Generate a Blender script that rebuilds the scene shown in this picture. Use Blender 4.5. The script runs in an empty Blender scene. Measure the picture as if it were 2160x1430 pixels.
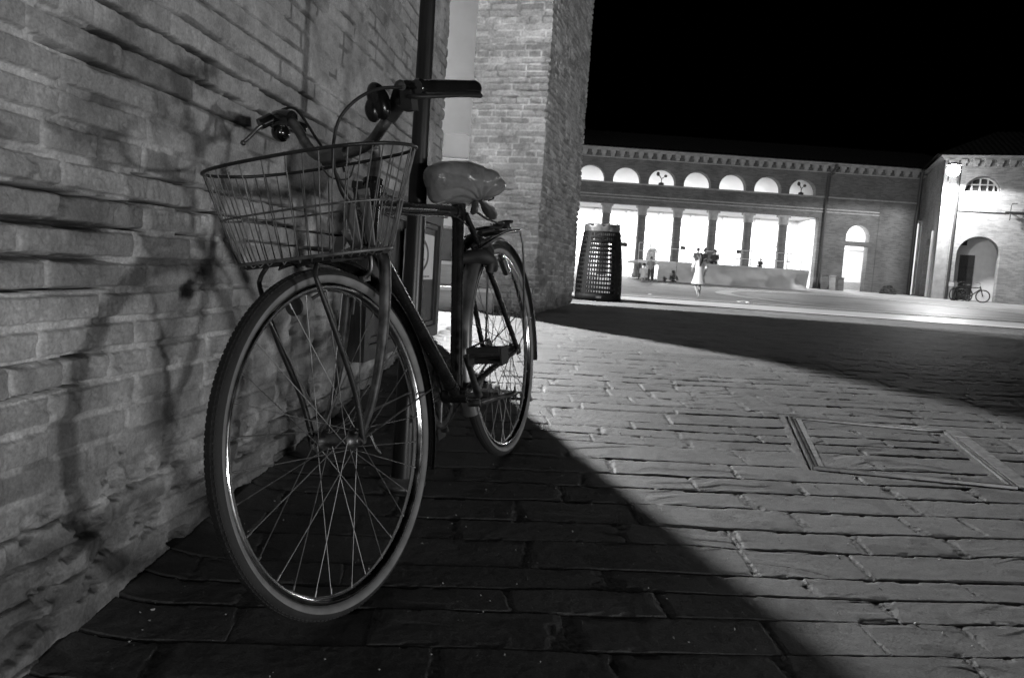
import bpy, bmesh, math, random
import numpy as np
from mathutils import Vector, Matrix
from mathutils.geometry import delaunay_2d_cdt
random.seed(7)
R = math.radians
C = bpy.context.scene
COL = C.collection

# ------------------------------------------------------------------ camera
F_PX, PITCH, ROLL, CAM_H = 1650.0, R(5.0), R(3.7), 0.72
cam_d = bpy.data.cameras.new('camera')
cam_d.sensor_width = 36.0
cam_d.lens = 36.0 * F_PX / 2160.0
cam_d.clip_start = 0.05
cam_d.clip_end = 1000
cam = bpy.data.objects.new('camera', cam_d)
COL.objects.link(cam)
cam.matrix_world = Matrix.Translation((0, 0, CAM_H)) @ Matrix.Rotation(R(90) - PITCH, 4, 'X') @ Matrix.Rotation(ROLL, 4, 'Z')
C.camera = cam
cam_d.dof.use_dof = True
cam_d.dof.focus_distance = 2.0
cam_d.dof.aperture_fstop = 16

# ------------------------------------------------------------------ night sky
W = bpy.data.worlds.new('World'); C.world = W; W.use_nodes = True
nt = W.node_tree
bg = nt.nodes['Background']
sky = nt.nodes.new('ShaderNodeTexSky'); sky.sky_type = 'NISHITA'; sky.sun_disc = False
sky.sun_elevation = R(-8); sky.sun_rotation = R(200)
hsv = nt.nodes.new('ShaderNodeHueSaturation'); hsv.inputs['Saturation'].default_value = 0
nt.links.new(sky.outputs[0], hsv.inputs['Color']); nt.links.new(hsv.outputs[0], bg.inputs[0])
bg.inputs[1].default_value = 0.02
C.view_settings.view_transform = 'Standard'
C.view_settings.look = 'None'
C.view_settings.exposure = 0.0
C.render.engine = 'CYCLES'
C.cycles.use_denoising = True
C.cycles.denoising_prefilter = 'FAST'
C.cycles.use_adaptive_sampling = False
C.cycles.light_sampling_threshold = 0.0
C.cycles.max_bounces = 5
C.cycles.diffuse_bounces = 2
C.cycles.glossy_bounces = 3
C.cycles.caustics_reflective = False
C.cycles.caustics_refractive = False
C.cycles.sample_clamp_indirect = 2.0
C.cycles.blur_glossy = 1.0

def lamp(name, kind, loc, power, size=0.1, target=None, angle=90, blend=0.3):
    d = bpy.data.lights.new(name, kind); d.energy = power
    if kind in ('POINT', 'SPOT'): d.shadow_soft_size = size
    if kind == 'SPOT': d.spot_size = R(angle); d.spot_blend = blend
    o = bpy.data.objects.new(name, d); COL.objects.link(o); o.location = loc
    if target is not None:
        o.rotation_euler = (Vector(target) - Vector(loc)).to_track_quat('-Z', 'Y').to_euler()
    return o
# lamp of the alley behind the brick wall, throws the bright wedge on the paving
lamp('alley_lamp', 'SPOT', (-2.28, 9.45, 3.7), 7400, 0.09, (1.2, 3.4, 0.1), 128, 0.25)
# unseen lamp behind the camera, inferred from wall shadows, lowered to keep paving dark
lamp('low_lamp_behind', 'POINT', (5.4, -7.0, -.33), 950, 0.34)
lamp('side_fill_light', 'POINT', (13.5, -3.0, -.06), 2200, .45)  # added unseen fill near the ground, weakens the bicycle's shadow on the wall
# added spot without a fixture, high out of view, brightens the pier front
lamp('pier_fill_spot', 'SPOT', (-.15, 3.4, 4.6), 520, 0.12, (-0.15, 7.1, 2.5), 38, 0.9)
lamp('alley_fill_light', 'POINT', (-3.0, 10.3, 3.6), 120, 0.1)  # added unseen light that brightens the plaster wall
# plaza lamp hidden behind the brick wall, lights the far part of the square
lamp('plaza_lamp', 'SPOT', (-7.2, 19.2, 7.0), 18500, 0.15, (8.0, 22.0, 0.0), 150, 0.3)

# ------------------------------------------------------------------ terrain and projection helpers
KY = [-10, 0, 1.6, 2.62, 3.8, 4.6, 7, 9, 11, 14, 20, 28, 36, 46, 60, 120, 400]
KZ = [-.7, -.145, .0105, .108, .222, .290, .345, .385, .41, .38, .28, .17, .35, .70, .95, 1.2, 1.3]
_ty = np.linspace(-10, 400, 16401)
_tz = np.interp(_ty, KY, KZ)
_k = np.hanning(25); _k /= _k.sum()
_tz2 = np.convolve(np.pad(_tz, 12, mode='edge'), _k, 'valid')
def g(y): return np.interp(y, _ty, _tz2)

def ray(px, py):
    a = (px - 1080) / F_PX; b = (py - 715) / F_PX
    cr, sr = math.cos(ROLL), math.sin(ROLL)
    xn = a * cr + b * sr; yn = -a * sr + b * cr
    return Vector((xn, -yn * math.sin(PITCH) + math.cos(PITCH), -yn * math.cos(PITCH) - math.sin(PITCH)))
def at(px, py, Y):
    d = ray(px, py) ; return Vector((d.x / d.y * Y, Y, CAM_H + d.z / d.y * Y))
def gp(px, py):
    d = ray(px, py); ys = np.linspace(.3, 110, 60000); z = CAM_H + d.z / d.y * ys
    k = int(np.argmax(z <= g(ys))); y = float(ys[k]); return Vector((d.x / d.y * y, y, float(g(y))))

# ------------------------------------------------------------------ numpy noise
def hash2(i, j, s=0.0):
    v = np.sin(i * 127.1 + j * 311.7 + s * 74.7) * 43758.5453
    return v - np.floor(v)
def vnoise(x, y, s=0.0):
    i = np.floor(x); j = np.floor(y); fx = x - i; fy = y - j
    fx = fx * fx * fx * (fx * (fx * 6 - 15) + 10); fy = fy * fy * fy * (fy * (fy * 6 - 15) + 10)
    a = hash2(i, j, s); b = hash2(i + 1, j, s); c = hash2(i, j + 1, s); d = hash2(i + 1, j + 1, s)
    return (a * (1 - fx) + b * fx) * (1 - fy) + (c * (1 - fx) + d * fx) * fy
def fbm(x, y, s=0.0, o=4):
    r = 0; a = .5; t = 0
    for k in range(o):
        r = r + a * vnoise(x, y, s + k * 3.1); t += a
        x = x * 2.03 + 5.2; y = y * 2.03 + 1.7; a *= .5
    return r / t
def sstep(a, b, x):
    t = np.clip((x - a) / (b - a), 0, 1); return t * t * (3 - 2 * t)

def brick_field(s, z, p=.0545, L=.27, seed=0.0, erode=None, deep=0.5, smooth=0.0, flush=0.0):
    """height (m, outward) and albedo of old brickwork at along-wall s and height z"""
    zz = z + .008 * (fbm(s * 1.3, z * 1.5, seed + 9, 2) - .5) + .003 * (fbm(s * 9, z * 9, seed + 4, 2) - .5)
    row = np.floor(zz / p); fz = zz - row * p
    off = hash2(row, row * 0, seed + 1) * L
    su = s + off + .09 * (vnoise(s * 2.6, row * 1.0, seed + 2) - .5)
    head = hash2(row, row * 0 + 5, seed) > .72
    LL = np.where(head, L * .5, L)
    k = np.floor(su / LL); fs = su - k * LL
    rnd = hash2(k, row, seed + 3); rnd2 = hash2(k, row, seed + 8); rnd3 = hash2(k, row, seed + 12)
    wob = .0035 * (fbm(s * 40, z * 40, seed + 6, 3) - .5)
    dz = np.minimum(fz, p - fz) + wob; ds = np.minimum(fs, LL - fs) + wob
    jn = fbm(s * 1.6, z * 2.2, seed + 20, 3)
    jw = .0022 + .0055 * jn
    d = np.minimum(dz, ds * .9)
    t = sstep(0, .0042, d - jw)
    edge = sstep(0, .018, d - jw)
    low = fbm(s * .9, z * .9, seed + 30, 3)
    D = .0030 + .0085 * sstep(.40, .70, jn + .25 * (low - .5))
    D = D * (1 - smooth)
    plast = sstep(.44, .60, fbm(s * 1.1, z * 1.4, seed + 41, 3) + flush * (.16 * sstep(.85, 1.35, z) - .07) - .10 * (1 - flush))      # areas smeared flush with mortar
    h = t * (.004 * (rnd - .5) + .001 * edge) - (1 - t) * D * (1 - .7 * plast)
    h = h * (1 - .6 * plast)
    # open cracks along bed joints
    ck = vnoise(s * 1.15, row * 1.7, seed + 50) + .30 * (fbm(s * 9, row * 3.1, seed + 51, 3) - .5)
    cm = sstep(.64, .72, ck - .07 * sstep(.8, .5, z) * flush) * deep * sstep(.0072, .0022, np.abs(np.where(fz > p / 2, p - fz, fz)) + .008 * (fbm(s * 26, z * 14, seed + 52, 3) - .5))
    h = h - cm * .045
    ckv = (hash2(k, row, seed + 55) > .86) * sstep(.004, .002, ds) * deep
    h = h - ckv * .012
    # worn and spalled faces
    sp = (rnd3 > .78) * sstep(.45, .62, fbm(s * 11, z * 18, seed + 60, 3))
    h = h - sp * .007 * (1 - plast)
    h = h + .0050 * (fbm(s * 24, z * 30, seed + 13, 5) - .5) + .0022 * (fbm(s * 90, z * 90, seed + 17, 3) - .5) + .010 * (fbm(s * 3, z * 3, seed + 14, 3) - .5)
    pit = sstep(.70, .80, vnoise(s * 75, z * 75, seed + 15)) * sstep(.5, .7, fbm(s * 5, z * 5, seed + 16, 2))
    h = h - pit * .003
    c = .25 + (.10 + .04 * (1 - flush)) * (rnd2 - .5) + .02 * (rnd - .5)
    mort = .30 + .06 * sstep(1.3, .8, z) + .10 * (1 - flush) + .14 * (fbm(s * 8, z * 8, seed + 71, 3) - .5)
    c = c * t + (1 - t) * mort
    c = c * (1 - plast * .75) + plast * .75 * (.29 + .08 * (fbm(s * 14, z * 14, seed + 73, 3) - .5))
    c = c * (.52 + .96 * fbm(s * 7, z * 9, seed + 70, 5))
    c = c * (.80 + .40 * fbm(s * 60, z * 60, seed + 79, 3))
    jdark = (1 - t) * sstep(.48, .60, fbm(s * 6, z * 9, seed + 74, 3)); c = c * (1 - .55 * jdark)  # joints darkened in patches
    dirt = sstep(.56, .74, fbm(s * 2.3, z * 6.5, seed + 75, 4))
    c = c * (1 - .30 * dirt)
    spot = sstep(.60, .72, fbm(s * 17, z * 23, seed + 77, 4)) * sstep(.5, .7, fbm(s * 2, z * 2, seed + 78, 2))
    c = c * (1 - .28 * spot)
    c = c * (1 - .75 * cm)  # shade inside the open cracks, put into the brick colour
    if erode is not None:
        e = erode
        big = .030 * (fbm(s * 4.2, z * 9, seed + 80, 4) - .55) + .012 * (fbm(s * 19, z * 26, seed + 81, 4) - .5)
        h = h * (1 - .55 * e) + e * big
        hole = sstep(.62, .74, fbm(s * 9, z * 16, seed + 83, 4)) * e
        h = h - hole * .022
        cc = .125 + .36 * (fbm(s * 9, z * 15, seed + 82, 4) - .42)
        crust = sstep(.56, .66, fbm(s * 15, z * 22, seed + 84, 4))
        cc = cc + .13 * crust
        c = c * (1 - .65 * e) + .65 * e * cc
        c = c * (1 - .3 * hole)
    return h, np.clip(c, .02, .7)

# ------------------------------------------------------------------ mesh helpers
def tag(o, label=None, cat=None, group=None, kind=None):
    if label: o['label'] = label
    if cat: o['category'] = cat
    if group: o['group'] = group
    if kind: o['kind'] = kind
    return o
def empty(name, label, cat, loc=(0, 0, 0), rz=0.0, group=None):
    o = bpy.data.objects.new(name, None); COL.objects.link(o)
    o.location = loc; o.rotation_euler = (0, 0, rz); o.empty_display_size = .1
    return tag(o, label, cat, group)
def link_mesh(name, me, mat, parent=None, smooth=False):
    o = bpy.data.objects.new(name, me); COL.objects.link(o)
    for m in (mat if isinstance(mat, (list, tuple)) else [mat]):
        me.materials.append(m)
    if smooth: me.polygons.foreach_set('use_smooth', [True] * len(me.polygons))
    if parent: o.parent = parent
    return o
def grid_mesh(name, P, mat, parent=None, shade=None, wrap=False):
    """P: (rows, cols, 3) array of points"""
    n, m = P.shape[:2]
    me = bpy.data.meshes.new(name)
    me.vertices.add(n * m); me.vertices.foreach_set('co', P.reshape(-1).astype(np.float32))
    mc = m if wrap else m - 1
    i = np.arange(n - 1)[:, None] * m; j = np.arange(mc)[None, :]; j2 = (j + 1) % m
    q = np.stack([i + j, i + j2, i + m + j2, i + m + j], -1).reshape(-1)
    nq = (n - 1) * mc
    me.loops.add(nq * 4); me.loops.foreach_set('vertex_index', q.astype(np.int32))
    me.polygons.add(nq); me.polygons.foreach_set('loop_start', np.arange(0, nq * 4, 4, dtype=np.int32))
    try: me.polygons.foreach_set('loop_total', np.full(nq, 4, dtype=np.int32))
    except Exception: pass
    me.update(calc_edges=True)
    me.polygons.foreach_set('use_smooth', np.ones(nq, dtype=bool))
    if shade is not None:
        a = me.attributes.new('shade', 'FLOAT', 'POINT'); a.data.foreach_set('value', shade.reshape(-1).astype(np.float32))
    return link_mesh(name, me, mat, parent)

class MB:
    def __init__(s): s.v = []; s.f = []; s.mi = []; s.sm = []; s.m = 0
    def add(s, vs, fs, smooth=False):
        b = len(s.v); s.v += [tuple(v) for v in vs]
        for f in fs: s.f.append([b + i for i in f]); s.mi.append(s.m); s.sm.append(smooth)
    def box(s, c, d, rot=None):
        hx, hy, hz = d[0] / 2, d[1] / 2, d[2] / 2
        vs = [Vector((x, y, z)) for x in (-hx, hx) for y in (-hy, hy) for z in (-hz, hz)]
        if rot is not None: vs = [rot @ v for v in vs]
        c = Vector(c); vs = [v + c for v in vs]
        s.add(vs, [(0, 1, 3, 2), (4, 6, 7, 5), (0, 4, 5, 1), (2, 3, 7, 6), (0, 2, 6, 4), (1, 5, 7, 3)])
    def bb(s, a, b):
        s.box([(a[i] + b[i]) / 2 for i in range(3)], [abs(b[i] - a[i]) for i in range(3)])
    def tube(s, pts, r, n=8, smooth_path=0, closed=False, caps=True, flat=1.0):
        pts = [Vector(p) for p in pts]
        if smooth_path: pts, r = spline(pts, r, smooth_path, closed)
        N = len(pts); rr = r if isinstance(r, (list, tuple)) else [r] * N
        T = []
        for i in range(N):
            a = pts[(i - 1) % N] if (closed or i > 0) else pts[i]
            b = pts[(i + 1) % N] if (closed or i < N - 1) else pts[i]
            T.append((b - a).normalized())
        up = Vector((0, 0, 1)) if abs(T[0].z) < .9 else Vector((1, 0, 0))
        X = T[0].cross(up).normalized(); vs = []
        for i in range(N):
            X = (X - T[i] * X.dot(T[i])).normalized(); Y = T[i].cross(X)
            for k in range(n):
                a = 2 * math.pi * k / n
                vs.append(pts[i] + (X * math.cos(a) + Y * math.sin(a) * flat) * rr[i])
        fs = []
        for i in range(N if closed else N - 1):
            for k in range(n):
                a = i * n + k; b = i * n + (k + 1) % n; i2 = (i + 1) % N
                fs.append((a, b, i2 * n + (k + 1) % n, i2 * n + k))
        s.add(vs, fs, True)
        if caps and not closed:
            s.add(vs[:n], [tuple(range(n))[::-1]]); s.add(vs[-n:], [tuple(range(n))])
    def lathe(s, prof, c=(0, 0, 0), n=24, axis='Z', smooth=True, rot=None):
        vs = []
        for r_, h in prof:
            for k in range(n):
                a = 2 * math.pi * k / n
                v = Vector((r_ * math.cos(a), r_ * math.sin(a), h))
                if axis == 'Y': v = Vector((v.x, v.z, v.y))
                if axis == 'X': v = Vector((v.z, v.x, v.y))
                if rot is not None: v = rot @ v
                vs.append(v + Vector(c))
        fs = []
        for i in range(len(prof) - 1):
            for k in range(n):
                fs.append((i * n + k, i * n + (k + 1) % n, (i + 1) * n + (k + 1) % n, (i + 1) * n + k))
        s.add(vs, fs, smooth)
    def ball(s, c, r, sc=(1, 1, 1), n=12, rot=None):
        prof = [(max(1e-4, r * math.sin(math.pi * i / n)), -r * math.cos(math.pi * i / n)) for i in range(n + 1)]
        vs = []
        for r_, h in prof:
            for k in range(n + 4):
                a = 2 * math.pi * k / (n + 4)
                v = Vector((r_ * math.cos(a) * sc[0], r_ * math.sin(a) * sc[1], h * sc[2]))
                if rot is not None: v = rot @ v
                vs.append(v + Vector(c))
        m = n + 4
        s.add(vs, [(i * m + k, i * m + (k + 1) % m, (i + 1) * m + (k + 1) % m, (i + 1) * m + k) for i in range(n) for k in range(m)], True)
    def build(s, name, mat, parent=None):
        me = bpy.data.meshes.new(name); me.from_pydata(s.v, [], s.f)
        o = link_mesh(name, me, mat, parent)
        me.polygons.foreach_set('material_index', s.mi); me.polygons.foreach_set('use_smooth', s.sm)
        me.update(); return o
def spline(pts, r, sub, closed=False):
    out = []; ro = []; N = len(pts)
    for i in range(N if closed else N - 1):
        p0 = pts[(i - 1) % N] if (closed or i > 0) else pts[i] * 2 - pts[i + 1]
        p1 = pts[i]; p2 = pts[(i + 1) % N]
        p3 = pts[(i + 2) % N] if (closed or i < N - 2) else p2 * 2 - p1
        for k in range(sub):
            t = k / sub
            out.append(.5 * ((2 * p1) + (p2 - p0) * t + (2 * p0 - 5 * p1 + 4 * p2 - p3) * t * t + (3 * p1 - p0 - 3 * p2 + p3) * t ** 3))
            if isinstance(r, (list, tuple)): ro.append(r[i] * (1 - t) + r[(i + 1) % N] * t)
    if not closed:
        out.append(pts[-1])
        if isinstance(r, (list, tuple)): ro.append(r[-1])
    return out, (ro if isinstance(r, (list, tuple)) else r)

# ------------------------------------------------------------------ materials (the photograph is black and white)
def newmat(name):
    m = bpy.data.materials.new(name); m.use_nodes = True
    return m, m.node_tree, m.node_tree.nodes['Principled BSDF']
def grey(v): return (v, v, v, 1)
def mat(name, c, rough=.6, metal=0.0, var=.25, scale=20, bump=.15, bscale=60, bdist=.002, emit=0, spec=.5, stretch=(1, 1, 1)):
    m, nt, b = newmat(name); L = nt.links.new
    tc = nt.nodes.new('ShaderNodeTexCoord'); mp = nt.nodes.new('ShaderNodeMapping'); L(tc.outputs['Object'], mp.inputs[0])
    mp.inputs['Scale'].default_value = stretch
    n1 = nt.nodes.new('ShaderNodeTexNoise'); n1.inputs['Scale'].default_value = scale; n1.inputs['Detail'].default_value = 6; L(mp.outputs[0], n1.inputs['Vector'])
    cr = nt.nodes.new('ShaderNodeMapRange'); cr.inputs[1].default_value = .3; cr.inputs[2].default_value = .7
    cr.inputs[3].default_value = c * (1 - var); cr.inputs[4].default_value = c * (1 + var); L(n1.outputs[0], cr.inputs[0])
    L(cr.outputs[0], b.inputs['Base Color'])
    rr = nt.nodes.new('ShaderNodeMapRange'); rr.inputs[3].default_value = max(0, rough - .12); rr.inputs[4].default_value = min(1, rough + .12); L(n1.outputs[0], rr.inputs[0])
    L(rr.outputs[0], b.inputs['Roughness'])
    b.inputs['Metallic'].default_value = metal; b.inputs['Specular IOR Level'].default_value = spec
    if bump:
        n2 = nt.nodes.new('ShaderNodeTexNoise'); n2.inputs['Scale'].default_value = bscale; n2.inputs['Detail'].default_value = 5; L(mp.outputs[0], n2.inputs['Vector'])
        bp = nt.nodes.new('ShaderNodeBump'); bp.inputs['Strength'].default_value = bump; bp.inputs['Distance'].default_value = bdist
        L(n2.outputs[0], bp.inputs['Height']); L(bp.outputs[0], b.inputs['Normal'])
    if emit:
        b.inputs['Emission Color'].default_value = (1, 1, 1, 1); b.inputs['Emission Strength'].default_value = emit
    return m
def shade_mat(name, rough, gain=1.0, bscale=140, bump=.5, bdist=.002, stretch=(1, 1, 1), spec=.3, fine=.3):
    """albedo from the mesh's own stone-by-stone 'shade' attribute, plus fine grain"""
    m, nt, b = newmat(name); L = nt.links.new
    at_ = nt.nodes.new('ShaderNodeAttribute'); at_.attribute_name = 'shade'
    tc = nt.nodes.new('ShaderNodeTexCoord'); mp = nt.nodes.new('ShaderNodeMapping'); L(tc.outputs['Object'], mp.inputs[0]); mp.inputs['Scale'].default_value = stretch
    n = nt.nodes.new('ShaderNodeTexNoise'); n.inputs['Scale'].default_value = bscale; n.inputs['Detail'].default_value = 7; n.inputs['Roughness'].default_value = .65; L(mp.outputs[0], n.inputs['Vector'])
    mr = nt.nodes.new('ShaderNodeMapRange'); mr.inputs[1].default_value = .25; mr.inputs[2].default_value = .75; mr.inputs[3].default_value = gain * (1 - fine); mr.inputs[4].default_value = gain * (1 + fine); L(n.outputs[0], mr.inputs[0])
    mu = nt.nodes.new('ShaderNodeMath'); mu.operation = 'MULTIPLY'; L(at_.outputs['Fac'], mu.inputs[0]); L(mr.outputs[0], mu.inputs[1])
    L(mu.outputs[0], b.inputs['Base Color']); b.inputs['Roughness'].default_value = rough; b.inputs['Specular IOR Level'].default_value = spec
    bp = nt.nodes.new('ShaderNodeBump'); bp.inputs['Strength'].default_value = bump; bp.inputs['Distance'].default_value = bdist
    L(n.outputs[0], bp.inputs['Height']); L(bp.outputs[0], b.inputs['Normal'])
    return m
def brick_mat(name, c=.25, mortar=.32, bw=.28, bh=.07, rough=.9):
    m, nt, b = newmat(name); L = nt.links.new
    tc = nt.nodes.new('ShaderNodeTexCoord'); sp = nt.nodes.new('ShaderNodeSeparateXYZ'); L(tc.outputs['Object'], sp.inputs[0])
    ad = nt.nodes.new('ShaderNodeMath'); L(sp.outputs[0], ad.inputs[0]); L(sp.outputs[1], ad.inputs[1])
    cb = nt.nodes.new('ShaderNodeCombineXYZ'); L(ad.outputs[0], cb.inputs[0]); L(sp.outputs[2], cb.inputs[1])
    br = nt.nodes.new('ShaderNodeTexBrick'); L(cb.outputs[0], br.inputs['Vector'])
    br.inputs['Scale'].default_value = 1; br.inputs['Brick Width'].default_value = bw; br.inputs['Row Height'].default_value = bh; br.inputs['Mortar Size'].default_value = .006
    br.inputs['Color1'].default_value = grey(c * 1.25); br.inputs['Color2'].default_value = grey(c * .75); br.inputs['Mortar'].default_value = grey(mortar)
    n = nt.nodes.new('ShaderNodeTexNoise'); n.inputs['Scale'].default_value = .8; n.inputs['Detail'].default_value = 8; L(tc.outputs['Object'], n.inputs['Vector'])
    mr = nt.nodes.new('ShaderNodeMapRange'); mr.inputs[1].default_value = .3; mr.inputs[2].default_value = .7; mr.inputs[3].default_value = .72; mr.inputs[4].default_value = 1.2; L(n.outputs[0], mr.inputs[0])
    mx = nt.nodes.new('ShaderNodeMix'); mx.data_type = 'RGBA'; mx.blend_type = 'MULTIPLY'; mx.inputs[0].default_value = 1
    L(br.outputs[0], mx.inputs[6]); L(mr.outputs[0], mx.inputs[7]); L(mx.outputs[2], b.inputs['Base Color'])
    b.inputs['Roughness'].default_value = rough
    bp = nt.nodes.new('ShaderNodeBump'); bp.inputs['Strength'].default_value = .6; bp.inputs['Distance'].default_value = .01; L(n.outputs[0], bp.inputs['Height']); L(bp.outputs[0], b.inputs['Normal'])
    return m
M = {}
M['brickwall'] = shade_mat('old_brick', .95, 1.42, 170, .8, .003, fine=.35)
M['pierbrick'] = shade_mat('pier_brick', .95, 1.0, 60, .5, .004)
M['paver'] = shade_mat('cleft_stone', .68, .90, 210, .7, .0022, (1, 1.6, 1), .25, .42)
M['ground'] = mat('plaza_stone', .30, .55, 0, .25, 1.2, .5, 14, .01, spec=.5)
_n = M['ground'].node_tree; _b = _n.nodes['Principled BSDF']; _src = _b.inputs['Base Color'].links[0].from_socket
_tc = _n.nodes.new('ShaderNodeTexCoord'); _br = _n.nodes.new('ShaderNodeTexBrick'); _n.links.new(_tc.outputs['Object'], _br.inputs['Vector'])
_br.inputs['Scale'].default_value = 1; _br.inputs['Brick Width'].default_value = 1.1; _br.inputs['Row Height'].default_value = .55; _br.inputs['Mortar Size'].default_value = .012
_br.inputs['Color1'].default_value = grey(1.0); _br.inputs['Color2'].default_value = grey(.78); _br.inputs['Mortar'].default_value = grey(.45)
_st = _n.nodes.new('ShaderNodeTexNoise'); _st.inputs['Scale'].default_value = .22; _st.inputs['Detail'].default_value = 7; _n.links.new(_tc.outputs['Object'], _st.inputs['Vector'])
_mr = _n.nodes.new('ShaderNodeMapRange'); _mr.inputs[1].default_value = .35; _mr.inputs[2].default_value = .65; _mr.inputs[3].default_value = .65; _mr.inputs[4].default_value = 1.15; _n.links.new(_st.outputs[0], _mr.inputs[0])
_m1 = _n.nodes.new('ShaderNodeMix'); _m1.data_type = 'RGBA'; _m1.blend_type = 'MULTIPLY'; _m1.inputs[0].default_value = 1; _n.links.new(_src, _m1.inputs[6]); _n.links.new(_br.outputs[0], _m1.inputs[7])
_m2 = _n.nodes.new('ShaderNodeMix'); _m2.data_type = 'RGBA'; _m2.blend_type = 'MULTIPLY'; _m2.inputs[0].default_value = 1; _n.links.new(_m1.outputs[2], _m2.inputs[6]); _n.links.new(_mr.outputs[0], _m2.inputs[7]); _n.links.new(_m2.outputs[2], _b.inputs['Base Color'])
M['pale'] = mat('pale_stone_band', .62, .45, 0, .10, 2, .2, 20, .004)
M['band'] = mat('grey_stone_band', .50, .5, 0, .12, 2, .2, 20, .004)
M['black'] = mat('black_paint', .010, .26, 0, .4, 30, .1, 90, .0006)
M['blackmatt'] = mat('black_matt', .02, .6, 0, .4, 30, .2, 90, .001)
M['rubber'] = mat('tread_rubber', .022, .75, 0, .3, 40, .5, 400, .001)
M['sidewall'] = mat('grey_sidewall', .20, .7, 0, .24, 25, .2, 160, .0006)
M['chrome'] = mat('chrome', .75, .16, 1, .12, 30, .06, 120, .0004)
M['dull'] = mat('dull_metal', .20, .42, 1, .45, 35, .25, 110, .0007)
M['wire'] = mat('tarnished_wire', .17, .50, .5, .5, 40, .3, 160, .0006)
M['wiredark'] = mat('dark_coated_wire', .03, .45, .3, .5, 40, .3, 160, .0006)
M['spoke'] = mat('spoke_steel', .32, .48, 1, .2, 40, 0)
M['grip'] = mat('black_grip', .012, .14, 0, .2, 20, .05, 50, .0005, spec=.8)
M['bag'] = mat('plastic_film', .17, .30, 0, .35, 12, .45, 30, .005)
M['pole'] = mat('painted_pipe', .018, .34, .2, .6, 14, .3, 60, .001, stretch=(1, 1, .25))
M['plaster'] = mat('pale_plaster', .55, .9, 0, .07, 3, .15, 30, .003)
M['step'] = mat('step_stone', .34, .8, 0, .15, 8, .3, 40, .004, stretch=(1, 1, 4))
M['tread'] = mat('step_top_stone', .60, .7, 0, .1, 8, .2, 40, .003)  # lighter stone colour for the step tops
M['sign_face'] = mat('sign_face', .16, .7, 0, .08, 5, 0)
M['wood'] = mat('dark_weathered_wood', .055, .6, 0, .5, 12, .4, 30, .003, stretch=(6, 6, .8))
M['paper'] = mat('poster_paper', .80, .7, 0, .05, 6, 0)
M['ink'] = mat('poster_ink', .12, .7, 0, .35, 40, 0)
M['facade'] = brick_mat('plaza_brick', .10, .125)
M['facade2'] = brick_mat('corner_brick', .23, .27)
M['white'] = mat('white_render', .80, .9, 0, .05, 1, 0)
M['roof'] = mat('roof_tiles', .016, .95, 0, .5, 5, .8, 9, .08, spec=.1, stretch=(3, 1, 1))
M['cornice'] = mat('cornice_brick', .26, .9, 0, .2, 4, .3, 20, .01)
M['pipe'] = mat('dark_downpipe', .03, .6, 0, .3, 10, 0)
M['cloth'] = mat('grey_tarpaulin', .48, .55, 0, .1, 2, .3, 3, .03)
M['clothlight'] = mat('pale_sheet', .55, .8, 0, .08, 2, .3, 4, .03)
M['rail'] = mat('pale_rail', .5, .5, 0, .1, 5, 0)
M['lamp'] = mat('lamp_glass', .9, .5, 0, 0, 1, 0, emit=60)
M['glass'] = mat('dark_glass', .04, .12, 0, .2, 3, 0)
M['skin'] = mat('skin', .42, .55, 0, .06, 20, 0)
M['dress'] = mat('white_dress', .82, .85, 0, .03, 10, .3, 30, .01)
M['hair'] = mat('dark_hair', .02, .5, 0, .3, 60, 0)
M['darkcloth'] = mat('dark_clothes', .05, .85, 0, .3, 20, 0)
M['midcloth'] = mat('grey_shirt', .24, .85, 0, .1, 20, 0)
M['bin'] = mat('bin_cast_metal', .008, .6, 0, .3, 20, .2, 60, .001, spec=.15)
M['liner'] = mat('bin_liner_film', .10, .35, 0, .35, 14, .5, 18, .01)
M['cover_mortar'] = mat('cover_mortar', .10, .8, 0, .45, 45, .5, 160, .002)
M['iron'] = mat('worn_iron', .16, .42, .8, .35, 30, .4, 90, .001)
M['leaf'] = mat('dark_leaves', .03, .7, 0, .4, 20, 0)
M['film'] = mat('thin_film', .6, .5, 0, .2, 14, .2, 30, .004)
_b = M['film'].node_tree.nodes['Principled BSDF']; _t = M['film'].node_tree.nodes.new('ShaderNodeBsdfTranslucent'); _m = M['film'].node_tree.nodes.new('ShaderNodeMixShader'); _t.inputs[0].default_value = grey(.85)
M['film'].node_tree.links.new(_b.outputs[0], _m.inputs[1]); M['film'].node_tree.links.new(_t.outputs[0], _m.inputs[2]); _m.inputs[0].default_value = .75
M['film'].node_tree.links.new(_m.outputs[0], M['film'].node_tree.nodes['Material Output'].inputs[0])
M['litter'] = mat('paper_scrap', .7, .8, 0, .05, 10, 0)

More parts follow.
